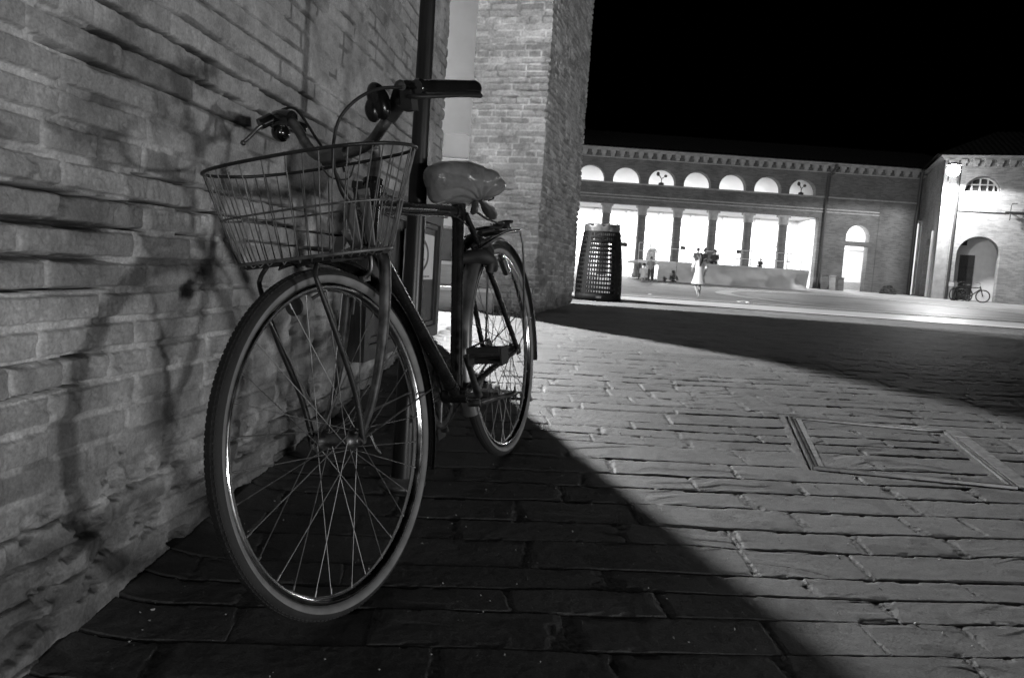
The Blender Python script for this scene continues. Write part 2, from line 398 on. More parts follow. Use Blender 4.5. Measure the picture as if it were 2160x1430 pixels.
# ------------------------------------------------------------------ GROUND
def paver_field(x, y):
    """stone setts in rows running across the view: height above the bedding plane and albedo"""
    a = R(-4.0); xr = x * math.cos(a) - y * math.sin(a); yr = x * math.sin(a) + y * math.cos(a)
    yr = yr + .05 * (fbm(xr * .9, yr * .9, 3, 2) - .5) + .008 * (fbm(xr * 8, yr * 8, 5, 2) - .5)
    rng = np.random.RandomState(11)
    ed = np.concatenate([[-2.0], -2.0 + np.cumsum(rng.choice([.10, .12, .13, .145, .17], 240))])
    row = np.clip(np.searchsorted(ed, yr) - 1, 0, len(ed) - 2)
    e0 = ed[row]; e1 = ed[row + 1]; dy0 = yr - e0; dy1 = e1 - yr
    Lr = .26 + .26 * hash2(row, row * 0, 2)
    su = xr + hash2(row, row * 0, 4) * .9 + .30 * (vnoise(xr * 1.7, row * 1.0, 6) - .5)
    k = np.floor(su / Lr); fs = su - k * Lr
    ragged = .006 * (fbm(x * 45, y * 45, 8, 4) - .5)
    # bed joints are hairlines that open in places, cross joints are wider and packed with grit
    op = sstep(.45, .68, fbm(xr * 2.4, row * 1.3, 12, 2))
    jl = .0004 + .0040 * op
    jc = .0005 + .020 * hash2(k, row, 14) * hash2(k + 1, row, 15)
    skew = (hash2(k, row, 16) - .5) * .35 * (dy0 - .5 * (e1 - e0))
    dl = np.minimum(dy0, dy1) + ragged * .7 - jl
    dc = np.minimum(fs + skew, Lr - fs - skew) + 1.5 * ragged - jc
    tl = sstep(-.0006, .0022, dl); tc = sstep(-.003, .007, dc)
    chip = sstep(.60, .72, fbm(x * 17, y * 17, 44, 3)) * sstep(.020, .0, np.minimum(dl, dc)) 
    r1 = hash2(k, row, 21); r2 = hash2(k, row, 22); r3 = hash2(k, row, 23); r4 = hash2(k, row, 24)
    cx = (fs / Lr - .5); cy = (dy0 / (e1 - e0) - .5)
    # most stones lie with the far edge a touch proud, so the hairlines read dark against the low light
    top = .0025 * (r1 - .5) + .0045 * (r2 - .62) * cy + .004 * (r3 - .5) * cx
    q = yr * 30 + (r4 - .5) * xr * 22 + 2.4 * fbm(xr * 5, yr * 5, 31, 2)
    ledge = sstep(.42, .58, vnoise(q, xr * 2.2 + k * 7, 33)) * sstep(.50, .66, fbm(xr * 2.6, yr * 2.6, 37, 2))
    rough = .0022 * ledge + .0014 * (fbm(xr * 10, yr * 24, 35, 4) - .5) + .0012 * (fbm(x * 60, y * 60, 36, 3) - .5)
    fillc = .0008 + .003 * fbm(x * 9, y * 9, 41, 3)
    t = tl * tc
    near = np.clip(1.6 - .2 * y, .4, 1.0)
    h = top + rough - (1 - tl) * (.003 + .008 * op) * near - (1 - tc) * tl * (fillc + .0035 * (fbm(x * 110, y * 110, 43, 3) - .5)) * near - .003 * chip * near
    tone = .105 + .022 * (hash2(k, row, 51) - .5) + .035 * (fbm(x * 5, y * 5, 52, 4) - .5) + .022 * (fbm(xr * 9, yr * 60, 57, 4) - .5) + .02 * (fbm(x * 90, y * 90, 58, 2) - .5)
    grit = .045 + .09 * fbm(x * 120, y * 120, 53, 3)
    c = tone * tc + (1 - tc) * grit
    c = c * tl + (1 - tl) * (.025 + .06 * (1 - op))
    c = c * (1 - .12 * chip)
    stain = sstep(.52, .72, fbm(x * 1.3, y * 1.3, 55, 4)); gum = sstep(.80, .84, vnoise(x * 13, y * 13, 59))
    c = c * (1 - .20 * stain) * (1 - .25 * gum * tl)
    return h - .001, np.clip(c, .012, .5)

NA, NS = 1250, 1150
yy = np.geomspace(.55, 1.0, 90)[:-1]
aa = np.linspace(.864 / 1.0 - .0965, .864 / 9.5 - .0965 + .03, NA)
yb = .864 / (aa + .0965)
yb = np.concatenate([yb, np.linspace(yb[-1], 14.5, 120)[1:]])
ys = np.concatenate([yy, yb])
ss = np.concatenate([np.linspace(-1.25, -.74, 90)[:-1], np.linspace(-.74, .74, NS), np.linspace(.74, 1.3, 90)[1:]])
YY, SS = np.meshgrid(ys, ss, indexing='ij')
XX = SS * np.maximum(YY, 0.0)
ph, pc = paver_field(XX, YY)
# tiny heap of grit against the foot of the brick wall
wl = -.897 + .0925 * YY
foot = np.exp(-np.maximum(XX - wl, 0) / .05) * (XX > wl - .1)
ph = ph + foot * (.012 + .018 * fbm(XX * 9, YY * 9, 60, 3)); pc = pc * (1 - .35 * np.clip(foot, 0, 1))
cov = [gp(1665, 880), gp(1995, 910), gp(2145, 1030), gp(1715, 988)]
dq = np.full(XX.shape, 1e9); sd_ = []
for i in range(4):
    p, q = cov[i], cov[(i + 1) % 4]; ex, ey = q.x - p.x, q.y - p.y; L_ = math.hypot(ex, ey)
    sd_.append(((XX - p.x) * ey - (YY - p.y) * ex) / L_ * 1.0)
sd_ = np.stack(sd_); sgn = 1 if sd_[:, np.argmin(np.hypot(XX - 1.45, YY - 2.93)) // XX.shape[1], np.argmin(np.hypot(XX - 1.45, YY - 2.93)) % XX.shape[1]].mean() > 0 else -1
ins = (sd_ * sgn).min(0)
gap = sstep(.010, .004, np.abs(ins + .004)); mband = sstep(.045, .038, np.abs(ins)) * (1 - gap)
ragm = fbm(XX * 25, YY * 25, 64, 3)
ph = ph * (1 - mband) + mband * (-.0015 + .002 * (ragm - .5)) - gap * .012
pc = pc * (1 - mband * .8) + mband * .8 * (.11 + .07 * (ragm - .4)); pc = pc * (1 - gap) + gap * .02
P = np.stack([XX, YY, g(YY) + ph], -1)
tag(grid_mesh('pavement', P, M['paver'], shade=pc), 'stone sett paving in rows beside the brick wall', kind='structure')
# the far sheet of ground, out to the horizon
gy = np.concatenate([np.linspace(-10, 12, 60), np.linspace(12.5, 60, 140), np.geomspace(61, 400, 30)])
gx = np.concatenate([-np.geomspace(300, 9, 30), np.linspace(-8, 40, 80), np.geomspace(42, 300, 30)])
GY, GX = np.meshgrid(gy, gx, indexing='ij')
drop = np.where((GY < 14.0), .05, .0)
tag(grid_mesh('ground', np.stack([GX, GY, g(GY) - drop], -1), M['ground']), 'stone floor of the square', kind='structure')

def strip(name, pts, width, m, lift=.006, n=60):
    """flat band that follows the terrain along a polyline (x, y)"""
    pts = [Vector((p[0], p[1], 0)) for p in pts]
    vs = []
    for i in range(n + 1):
        t = i / n * (len(pts) - 1); k = min(int(t), len(pts) - 2); f = t - k
        p = pts[k].lerp(pts[k + 1], f); d = (pts[k + 1] - pts[k]).normalized(); nrm = Vector((-d.y, d.x, 0))
        for w_ in (-.5, -.17, .17, .5):
            qv = p + nrm * width * w_
            vs.append((qv.x, qv.y, float(g(qv.y)) + lift))
    fs = [(i * 4 + k, i * 4 + 4 + k, i * 4 + 5 + k, i * 4 + 1 + k) for i in range(n) for k in range(3)]
    me = bpy.data.meshes.new(name); me.from_pydata(vs, [], fs)
    o = link_mesh(name, me, m); o['kind'] = 'structure'; return o
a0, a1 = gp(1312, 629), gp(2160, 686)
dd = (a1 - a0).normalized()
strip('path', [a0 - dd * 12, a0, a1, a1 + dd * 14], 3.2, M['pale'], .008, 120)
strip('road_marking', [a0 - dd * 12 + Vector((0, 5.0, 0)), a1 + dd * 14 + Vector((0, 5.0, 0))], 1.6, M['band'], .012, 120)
# ring of pale stone set in the square
rc = Vector((15.2, 33.0, 0))
ring = [rc + Vector((6.2 * math.cos(t), 7.0 * math.sin(t), 0)) for t in np.linspace(0, 2 * math.pi, 73)]
strip('road_marking', ring, .7, M['band'], .014, 288)

# ------------------------------------------------------------------ OLD BRICK WALL (left)
def wall_path(pts, step):
    """resample a polyline (x, y): points and outward (right-hand) normals, corners softened"""
    out = []; nrm = []; s_ = [0.0]
    seg = [(Vector(pts[i]), Vector(pts[i + 1])) for i in range(len(pts) - 1)]
    for (p, q), st in zip(seg, step):
        L = (q - p).length; ts = st(L) if callable(st) else np.linspace(0, 1, max(2, int(L / st)) + 1)
        d = (q - p) / L; n = Vector((d.y, -d.x))
        for t in ts:
            out.append(p + (q - p) * float(t)); nrm.append(n)
    S = [0.0]
    for i in range(1, len(out)): S.append(S[-1] + (out[i] - out[i - 1]).length)
    for i in range(1, len(out)):
        if (out[i] - out[i - 1]).length < 1e-6:
            n = (nrm[i] + nrm[i - 1]).normalized() * 1.25; nrm[i] = n; nrm[i - 1] = n
    keep = [i for i in range(len(out)) if i == 0 or (out[i] - out[i - 1]).length > 1e-6]
    return np.array([[out[i].x, out[i].y] for i in keep]), np.array([[nrm[i].x, nrm[i].y] for i in keep]), np.array([S[i] for i in keep])
def front_dist(L):
    # finer towards the near end, even in angle as seen along the wall
    y0, y1 = .86, 4.6
    inv = np.linspace(1 / y0, 1 / y1, 840); y = 1 / inv
    return (y - y0) / (y1 - y0)
wx = lambda y: -.897 + .0925 * y
pp, nn, SS_ = wall_path([(wx(-5), -5), (wx(.86), .86), (wx(4.6), 4.6), (wx(4.6) - 1.5, 4.75)], [.03, front_dist, .012])
zz = np.concatenate([np.linspace(-.75, -.12, 30)[:-1], np.linspace(-.12, 1.36, 700)[:-1], np.linspace(1.36, 2.7, 270)[:-1], np.linspace(2.7, 5.2, 120)])
Sg, Zg = np.meshgrid(SS_, zz)
gy_ = g(pp[:, 1])[None, :]
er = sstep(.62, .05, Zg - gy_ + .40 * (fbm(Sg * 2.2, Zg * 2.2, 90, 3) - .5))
# the patch of wall behind the basket is scarred more than the rest
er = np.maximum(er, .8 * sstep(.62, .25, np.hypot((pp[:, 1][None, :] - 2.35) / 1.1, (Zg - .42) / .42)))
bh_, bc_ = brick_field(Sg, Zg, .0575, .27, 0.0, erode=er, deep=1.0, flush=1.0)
foot_dark = sstep(.02, -.02, (Zg - gy_) - .07 - .26 * fbm(Sg * 2.6, Zg * 2.0, 99, 5) * sstep(4.2, 1.0, pp[:, 1][None, :]))
bc_ = bc_ * (1 - .45 * foot_dark)  # brick colour darkened in an irregular band along the wall foot
Pw = np.stack([pp[:, 0][None, :] + nn[:, 0][None, :] * bh_, pp[:, 1][None, :] + nn[:, 1][None, :] * bh_, Zg], -1)
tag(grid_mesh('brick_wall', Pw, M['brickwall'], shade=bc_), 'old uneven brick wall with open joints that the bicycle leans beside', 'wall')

# ------------------------------------------------------------------ BRICK PIER
FL = Vector((-.488, 7.12)); FR = Vector((.172, 6.95)); BR = Vector((.668, 9.0)); BL = Vector((.01, 9.18))
pp2, nn2, S2 = wall_path([FL, FR, BR, BL, FL], [.0075, .011, .03, .03])
z2 = np.linspace(.25, 5.0, 620)
Sg2, Zg2 = np.meshgrid(S2, z2)
er2 = .7 * sstep(.30, .0, Zg2 - .34 + .25 * (fbm(Sg2 * 2, Zg2 * 2, 95, 3) - .5))
h2, c2 = brick_field(Sg2, Zg2, .0572, .26, 40.0, erode=er2, deep=.0, smooth=.1)
c2 = c2 * 1.05 + .02; h2 = h2 * 1.5 - .02 * sstep(.60, .75, fbm(Sg2 * 6, Zg2 * 9, 97, 3)) * sstep(.05, .0, np.abs(((Sg2 - .682 + .03) % 50) - .03))
Pp = np.stack([pp2[:, 0][None, :] + nn2[:, 0][None, :] * h2, pp2[:, 1][None, :] + nn2[:, 1][None, :] * h2, Zg2], -1)
tag(grid_mesh('brick_pier', Pp, M['pierbrick'], shade=c2), 'tall square brick pier standing beyond the bicycle', 'pier')

# ------------------------------------------------------------------ ALLEY BEHIND: plastered building, steps, box, wall cabinet
bd = empty('plastered_building', 'pale plastered building seen in the gap between wall and pier', 'building', (0, 0, 0))
m_ = MB(); m_.bb((-9, 11.5, -.3), (.70, 11.9, 7.5)); m_.build('wall', M['plaster'], bd)
m_ = MB(); m_.bb((-9, 11.46, .3), (.68, 11.5, .95)); m_.build('plinth', M['step'], bd)
m_ = MB(); m_.bb((-9.1, 11.35, 7.5), (.8, 12.0, 7.7)); m_.build('cornice', M['step'], bd)
st = empty('stone_steps', 'two stone steps with paler treads at the foot of the pier', 'steps')
def step_block(x0, x1, y0, y1, z0, z1, ):
    b = MB(); b.bb((x0, y0, z0), (x1, y1, z1 - .03)); o = b.build('riser', M['step'], st)
    b = MB(); b.bb((x0 - .01, y0 - .015, z1 - .03), (x1 + .01, y1, z1)); b.build('tread', M['tread'], st)
step_block(-2.6, -.19, 6.78, 7.06, .2, .545)
step_block(-2.6, -.52, 7.065, 11.46, .2, .765)

rk = empty('wall_sign_box', 'pale rounded rectangular sign box with shiny rails in the alley', 'sign', (0, 0, 0))
x0, x1, zt, zb = at(931, 284, 9.0).x, at(992, 284, 9.0).x, at(960, 283, 9.0).z, at(960, 336, 9.0).z
m_ = MB(); rr_ = .05; w2 = (x1 - x0) / 2; cxm = (x0 + x1) / 2
pr = [(x0, zb), (x0, zt - rr_)] + [(x0 + rr_ - rr_ * math.cos(t), zt - rr_ + rr_ * math.sin(t)) for t in np.linspace(0, math.pi / 2, 8)] + [(x1 - rr_ + rr_ * math.sin(t), zt - rr_ + rr_ * math.cos(t)) for t in np.linspace(0, math.pi / 2, 8)] + [(x1, zb)]
nP = len(pr); m_.add([(x, 8.98, z) for x, z in pr] + [(x, 9.05, z) for x, z in pr], [tuple(range(nP)), tuple(range(2 * nP - 1, nP - 1, -1))] + [(i, i + nP, (i + 1) % nP + nP, (i + 1) % nP) for i in range(nP)])
m_.build('panel', M['sign_face'], rk)
m_ = MB(); m_.tube([(x, 8.97, z) for x, z in pr[1:-1]], .008, 8); m_.tube([(x0 - .03, 8.96, zb), (x1 + .03, 8.96, zb)], .010, 8); m_.build('frame', M['chrome'], rk)
for q_ in (x0, x1): m_ = MB(); m_.tube([(q_, 9.0, zb), (q_, 9.0, .77)], .009, 8); m_.build('post', M['dull'], rk)

bx = empty('storage_box', 'dark grey box standing on the stone steps behind the bicycle', 'box')
b0, b1 = at(920, 500, 7.35), at(957, 500, 7.35)
m_ = MB(); m_.bb((b0.x, 7.2, .767), (b1.x, 7.5, 1.06)); m_.build('body', M['darkcloth'], bx)
m_ = MB(); m_.bb((b0.x - .012, 7.188, 1.06), (b1.x + .012, 7.512, 1.085)); m_.build('lid', M['iron'], bx)

def wall_pt(y, z, off=0.0):
    n = Vector((1, -.0925, 0)).normalized(); return Vector((wx(y), y, z)) + n * off
def wall_box(b, y0, y1, z0, z1, o0, o1):
    vs = [wall_pt(y, z, o) for y in (y0, y1) for z in (z0, z1) for o in (o0, o1)]
    b.add(vs, [(0, 1, 3, 2), (4, 6, 7, 5), (0, 4, 5, 1), (2, 3, 7, 6), (0, 2, 6, 4), (1, 5, 7, 3)])
cab = empty('wall_cabinet', 'low dark wooden cabinet with moulded frame on the brick wall', 'cabinet')
cy0, cy1, cz0, cz1 = 2.95, 4.40, .335, .985
m_ = MB(); wall_box(m_, cy0, cy1, cz0, cz1, -.02, .045); m_.build('body', M['wood'], cab)
m_ = MB()
for (a, b, c, d) in ((cy0, cy1, cz1 - .05, cz1), (cy0, cy1, cz0, cz0 + .06), (cy0, cy0 + .07, cz0 + .06, cz1 - .05), (cy1 - .07, cy1, cz0 + .06, cz1 - .05), (3.62 - .02, 3.62 + .02, cz0 + .06, cz1 - .05)):
    wall_box(m_, a, b, c, d, .045, .068)
for a, b in ((cy0 + .07, 3.60), (3.64, cy1 - .07)):
    wall_box(m_, a + .003, b - .003, cz1 - .075, cz1 - .052, .045, .056); wall_box(m_, a + .003, b - .003, cz0 + .062, cz0 + .085, .045, .056)
    wall_box(m_, a + .003, a + .025, cz0 + .087, cz1 - .077, .045, .056); wall_box(m_, b - .025, b - .003, cz0 + .087, cz1 - .077, .045, .056)
m_.build('frame', M['wood'], cab)
m_ = MB(); wall_box(m_, cy0 - .03, cy1 + .03, cz1, cz1 + .025, -.02, .085); m_.build('top', M['wood'], cab)
po = empty('poster', 'pale poster with a dark oval emblem and a line of small print on the cabinet', 'poster')
m_ = MB(); wall_box(m_, 3.50, 4.16, .645, .872, .0685, .0705); m_.build('sheet', M['paper'], po)
m_ = MB()
n_ = 48; oc = (3.80, .765)
for (r1, r2, q1, q2) in ((.235, .088, .20, .072),):
    vs = []
    for i in range(n_):
        t = 2 * math.pi * i / n_; vs.append(wall_pt(oc[0] + r1 * math.cos(t), oc[1] + r2 * math.sin(t), .0715))
    for i in range(n_):
        t = 2 * math.pi * i / n_; vs.append(wall_pt(oc[0] + q1 * math.cos(t), oc[1] + q2 * math.sin(t), .0715))
    m_.add(vs, [(i, (i + 1) % n_, (i + 1) % n_ + n_, i + n_) for i in range(n_)])
for (ay, az, ra, rb) in ((3.70, .79, .05, .022), (3.72, .745, .045, .020), (3.86, .79, .05, .02), (3.87, .74, .055, .022), (3.79, .765, .02, .03)):
    vs = [wall_pt(ay + ra * (1 + .25 * math.sin(5 * t)) * math.cos(t), az + rb * (1 + .25 * math.cos(4 * t)) * math.sin(t), .0718) for t in np.linspace(0, 2 * math.pi, 28)[:-1]]
    m_.add(vs, [tuple(range(27))])
m_.build('emblem', M['ink'], po)
m_ = MB()
wall_box(m_, 3.545, 3.555, .676, .698, .071, .0722); wall_box(m_, 3.555, 3.572, .694, .698, .071, .0722); wall_box(m_, 3.555, 3.572, .685, .688, .071, .0722); wall_box(m_, 3.555, 3.572, .676, .679, .071, .0722); wall_box(m_, 3.572, 3.578, .679, .694, .071, .0722)
for i in range(9): wall_box(m_, 3.54 + i * .06, 3.585 + i * .06, .658, .664, .071, .0722)
m_.build('lettering', M['ink'], po)
m_ = MB(); m_.tube([wall_pt(3.49, .872, .075), wall_pt(3.47, .80, .08), wall_pt(3.44, .73, .085), wall_pt(3.47, .66, .08), wall_pt(3.43, .60, .085)], .003, 6, 6); tag(m_.build('loose_cable', M['rail']), 'thin pale cable hanging down beside the poster', 'cable')

# ------------------------------------------------------------------ POLE the bicycle leans on
PX, PY = -.297, 2.27
pl = empty('pole', 'dark round metal pole rising from the paving behind the handlebars', 'pole', (PX, PY, float(g(PY)) - .01))
m_ = MB(); m_.lathe([(.034, 0), (.0212, 1.46)], n=32); o_ = m_.build('lower_tube', M['pole'], pl)
m_ = MB(); m_.lathe([(.0212, 1.46), (.0232, 1.462), (.0232, 1.50), (.0200, 1.53), (.0195, 1.54), (.0185, 5.0)], n=32); m_.build('upper_tube', M['pole'], pl)
m_ = MB(); m_.lathe([(.0216, 1.435), (.0245, 1.437), (.0245, 1.455), (.0216, 1.457)], n=32); m_.build('collar', M['iron'], pl)
m_ = MB(); m_.lathe([(.034, .0), (.07, .0), (.07, .012), (.042, .018), (.034, .03)], n=32); m_.build('base_flange', M['iron'], pl)

# ------------------------------------------------------------------ frame of the service cover set in the paving
mh = empty('service_cover_frame', 'rectangular steel edged service cover filled with paving stones', 'cover')
cn = [gp(1665, 880), gp(1995, 910), gp(2145, 1030), gp(1715, 988)]
def gstrip(b, p, q, w_, h_, inset=0):
    p = Vector(p); q = Vector(q); d = (q - p).normalized(); n = Vector((-d.y, d.x, 0)); N = 12; vs = []
    for i in range(N + 1):
        c = p.lerp(q, i / N)
        for s_, zz_ in ((-1, -.02), (-1, h_), (1, h_), (1, -.02)):
            v = c + n * (w_ / 2 * s_); vs.append((v.x, v.y, float(g(v.y)) + zz_))
    fs = [(i * 4 + k, i * 4 + 4 + k, i * 4 + 5 + k, i * 4 + 1 + k) for i in range(N) for k in range(3)]
    fs += [(0, 1, 2, 3), tuple(N * 4 + k for k in (3, 2, 1, 0))]
    b.add(vs, fs)
for i, nm in enumerate(('edge', 'edge', 'edge', 'edge')):
    p, q = cn[i], cn[(i + 1) % 4]; b = MB(); gstrip(b, p, q, .007, .007)
    d = (q - p).normalized(); n = Vector((-d.y, d.x, 0))
    gstrip(b, p + d * .014 - n * .014, q - d * .014 - n * .014, .006, .006); b.build('edge', M['dull'] if i in (0, 3) else M['iron'], mh)
b = MB(); gstrip(b, cn[1] + Vector((.04, 0, 0)), cn[2] + Vector((.04, 0, 0)), .055, .004); b.build('mortar_band', M['cover_mortar'], mh)
b = MB(); gstrip(b, cn[0] + Vector((.028, -.01, 0)), cn[3] + Vector((.028, .01, 0)), .032, .002); b.build('mortar_band', M['cover_mortar'], mh)
b = MB(); gstrip(b, cn[1] + Vector((.03, 0, 0)), cn[1] + Vector((.02, -.09, 0)), .06, .007); b.build('lifting_plate', M['dull'], mh)
dg = empty('drain_grate', 'small slotted iron drain grate in the paving behind the wheels', 'grate', (-.09, 3.47, float(g(3.47)) + .004))
m_ = MB()
for i in range(9): m_.box((-.14 + i * .035, 0, .004), (.014, .22, .01))
m_.build('bar', M['iron'], dg)
m_ = MB()
for s_ in (-1, 1): m_.box((0, s_ * .12, .004), (.34, .018, .012)); m_.box((s_ * .165, 0, .004), (.018, .222, .012))
m_.build('frame', M['iron'], dg)

# ------------------------------------------------------------------ BICYCLE
O_ = Vector((.013, 2.622, .108 ))
U_ = Vector((-.27876, -.95583, -.09317)); V_ = Vector((.95055, -.28844, .11509)); W_ = Vector((-.13688, -.05648, .98898))
bike = empty('bicycle', 'old dark city bicycle with front wire basket leaning by the brick wall', 'bicycle')
mw = Matrix((U_, V_, W_)).transposed().to_4x4(); mw.translation = O_
bike.matrix_world = mw
HA = R(68); ST = R(-6.703); ax = Vector((-math.cos(HA), 0, math.sin(HA)))
RS = Matrix.Rotation(ST, 3, ax)
HF = Vector((1.0797, -.0058, .3499))
def FT(u, v, w): return HF + RS @ Vector((u, v, w))
def ffront(pts): return [FT(*p) for p in pts]

def make_wheel(parent, c, rot, nsp, hubw=.05, r_tread=.350):
    """wheel: rim > tyre, hub, spokes; c centre, rot 3x3 with local Y the axle"""
    TF = lambda v: Vector(c) + (rot @ Vector(v) if rot is not None else Vector(v))
    def lath(b, prof, n=96, mats=None):
        k = len(prof); vs = []
        for i in range(n):
            a = 2 * math.pi * i / n
            for (r_, y) in prof: vs.append(TF((r_ * math.cos(a), y, r_ * math.sin(a))))
        for j in range(k):
            b.m = mats[j] if mats else 0
            base = len(b.v)
            if j == 0: b.v += [tuple(v) for v in vs]; b0 = base
            for i in range(n):
                b.f.append([b0 + i * k + j, b0 + ((i + 1) % n) * k + j, b0 + ((i + 1) % n) * k + (j + 1) % k, b0 + i * k + (j + 1) % k]); b.mi.append(b.m); b.sm.append(True)
    b = MB()
    prof = [(.3215, -.0125), (.3225, -.0105), (.316, -.0095), (.312, -.004), (.310, 0), (.312, .004), (.316, .0095), (.3225, .0105), (.3215, .0125), (.313, .0128), (.309, .009), (.3045, .004), (.3035, 0), (.3045, -.004), (.309, -.009), (.313, -.0128)]
    lath(b, prof); rim = b.build('rim', M['chrome'], parent)
    b = MB(); cr = .333; tp = []
    mi = []
    for i in range(20):
        a = 2 * math.pi * i / 20 + math.pi / 20
        rr_ = cr + .0172 * math.cos(a) * (1 if math.cos(a) > 0 else .75); tp.append((rr_, .0175 * math.sin(a)))
        mi.append(0 if math.cos(a + math.pi / 20) > .22 else 1)
    lath(b, tp, 128, mi)
    # tread blocks
    b.m = 0
    for i in range(0, 180):
        a = 2 * math.pi * i / 180
        for yy_, dr in ((-.0085, -.0022), (-.0028, 0), (.0028, 0), (.0085, -.0022)):
            aa_ = a + (.012 if abs(yy_) < .005 else 0); r_ = r_tread + dr
            e = Vector((math.cos(aa_), 0, math.sin(aa_))); t_ = Vector((-math.sin(aa_), 0, math.cos(aa_)))
            vs = [TF(e * q + t_ * s1 * .0042 + Vector((0, yy_ + s2 * .0022, 0))) for q in (r_ - .003, r_ + .0005) for s1 in (-1, 1) for s2 in (-1, 1)]
            b.add(vs, [(4, 5, 7, 6), (0, 4, 6, 2), (1, 3, 7, 5), (0, 1, 5, 4), (2, 6, 7, 3)])
    b.build('tyre', [M['rubber'], M['sidewall']], rim)
    b = MB()
    hp = [(.006, -hubw - .006), (.009, -hubw - .004), (.011, -hubw), (.014, -.040), (.0215, -.037), (.0215, -.033), (.0135, -.030), (.0125, 0), (.0135, .030), (.0215, .033), (.0215, .037), (.014, .040), (.011, hubw), (.009, hubw + .004), (.006, hubw + .006)]
    rr2 = rot if rot is not None else Matrix.Identity(3)
    vs0 = []; n = 20
    for r_, h in hp:
        for k in range(n):
            a = 2 * math.pi * k / n; vs0.append(TF((r_ * math.cos(a), h, r_ * math.sin(a))))
    b.add(vs0, [(i * n + k, i * n + (k + 1) % n, (i + 1) * n + (k + 1) % n, (i + 1) * n + k) for i in range(len(hp) - 1) for k in range(n)], True)
    b.build('hub', M['dull'], rim)
    b = MB(); per = nsp // 2
    for side in (-1, 1):
        for i in range(per):
            a = 2 * math.pi * (i + (.25 if side > 0 else -.25)) / per
            dh = (1 if i % 2 else -1) * R(62)
            p = (.0205 * math.cos(a + dh), side * (.035 + (.0022 if i % 2 else -.0022)), .0205 * math.sin(a + dh))
            q = (.306 * math.cos(a), side * .003, .306 * math.sin(a))
            b.tube([TF(p), TF(q)], .00105, 6)
            q1 = (.293 * math.cos(a), side * .004, .293 * math.sin(a)); b.tube([TF(q1), TF(q)], .0021, 6)
    b.build('spokes', M['spoke'], rim)
    # valve
    b = MB(); b.tube([TF((.306 * math.cos(2.0), 0, .306 * math.sin(2.0))), TF((.268 * math.cos(2.0), 0, .268 * math.sin(2.0)))], .0028, 8); b.build('valve', M['dull'], rim)
    return rim
rear = make_wheel(bike, (0, 0, .35), None, 36); rear.name = 'rear_wheel'
front = make_wheel(bike, HF, RS, 32); front.name = 'front_wheel'

BB = Vector((.433, 0, .293)); SC = Vector((.289, 0, .807))
b = MB()
b.tube([SC + Vector((.002, 0, .018)), BB], .0172, 16)                       # seat tube
HT_top = FT(-.262, 0, .530); HT_bot = FT(-.207, 0, .388)
b.tube([HT_bot, HT_top], .0195, 16)
TTf = HT_top.lerp(HT_bot, .42)
b.tube([SC, TTf], .0160, 16)
b.tube([HT_bot.lerp(HT_top, .12), BB], .0178, 16)
for s_ in (-1, 1):
    b.tube([(.41, s_ * .022, .300), (.30, s_ * .030, .318), (.06, s_ * .056, .345), (0, s_ * .060, .350)], [.0115, .011, .008, .007], 10, 4)
    b.tube([SC + Vector((-.004, s_ * .018, -.008)), (.17, s_ * .034, .64), (.02, s_ * .058, .375), (0, s_ * .060, .350)], [.0095, .009, .008, .0075], 10, 4)
    b.box((-.005, s_ * .061, .35), (.035, .004, .03))
b.tube([BB + Vector((0, -.036, 0)), BB + Vector((0, .036, 0))], .021, 18)
b.tube([(.195, -.034, .66), (.195, .034, .66)], .006, 8)
b.build('frame', M['black'], bike)
for p, q, r_ in ((HT_bot, HT_bot.lerp(HT_top, .07), .0235), (HT_top.lerp(HT_bot, .07), HT_top, .0235), (SC - Vector((0, 0, .028)), SC + Vector((-.004, 0, .022)), .0205),
                 (SC.lerp(TTf, .015), SC.lerp(TTf, .085), .0180), (TTf.lerp(SC, .02), TTf.lerp(SC, .10), .0180), (BB.lerp(SC, .03), BB.lerp(SC, .11), .0192), (BB.lerp(HT_bot, .03), BB.lerp(HT_bot, .09), .0198)):
    b = MB(); b.tube([p, q], r_, 16); b.build('lug', M['black'], bike)
b = MB()
for s_ in (-1, 1):
    b.tube(ffront([(-.198, s_ * .030, .372), (-.190, s_ * .046, .345), (-.165, s_ * .050, .26), (-.125, s_ * .051, .165), (-.065, s_ * .051, .065), (-.005, s_ * .052, .003)]), [.0145, .0142, .0132, .0115, .009, .0075], 12, 5, flat=.85)
    b.tube(ffront([(-.005, s_ * .050, .003), (-.005, s_ * .054, .003)]), .013, 12)
b.tube(ffront([(-.198, -.038, .372), (-.198, .038, .372)]), .0145, 12)
b.build('fork', M['dull'], bike)
for s_ in (-1, 1):
    b = MB(); b.tube(ffront([(0, s_ * .055, 0), (0, s_ * .064, 0)]), .0095, 6)
    b.tube(ffront([(0, s_ * .060, 0), (-.004, s_ * .075, .012), (-.014, s_ * .078, -.018), (-.026, s_ * .080, -.035)]), [.005, .005, .006, .004], 8, 3, flat=.5)
    b.build('axle_nut', M['dull'], bike)
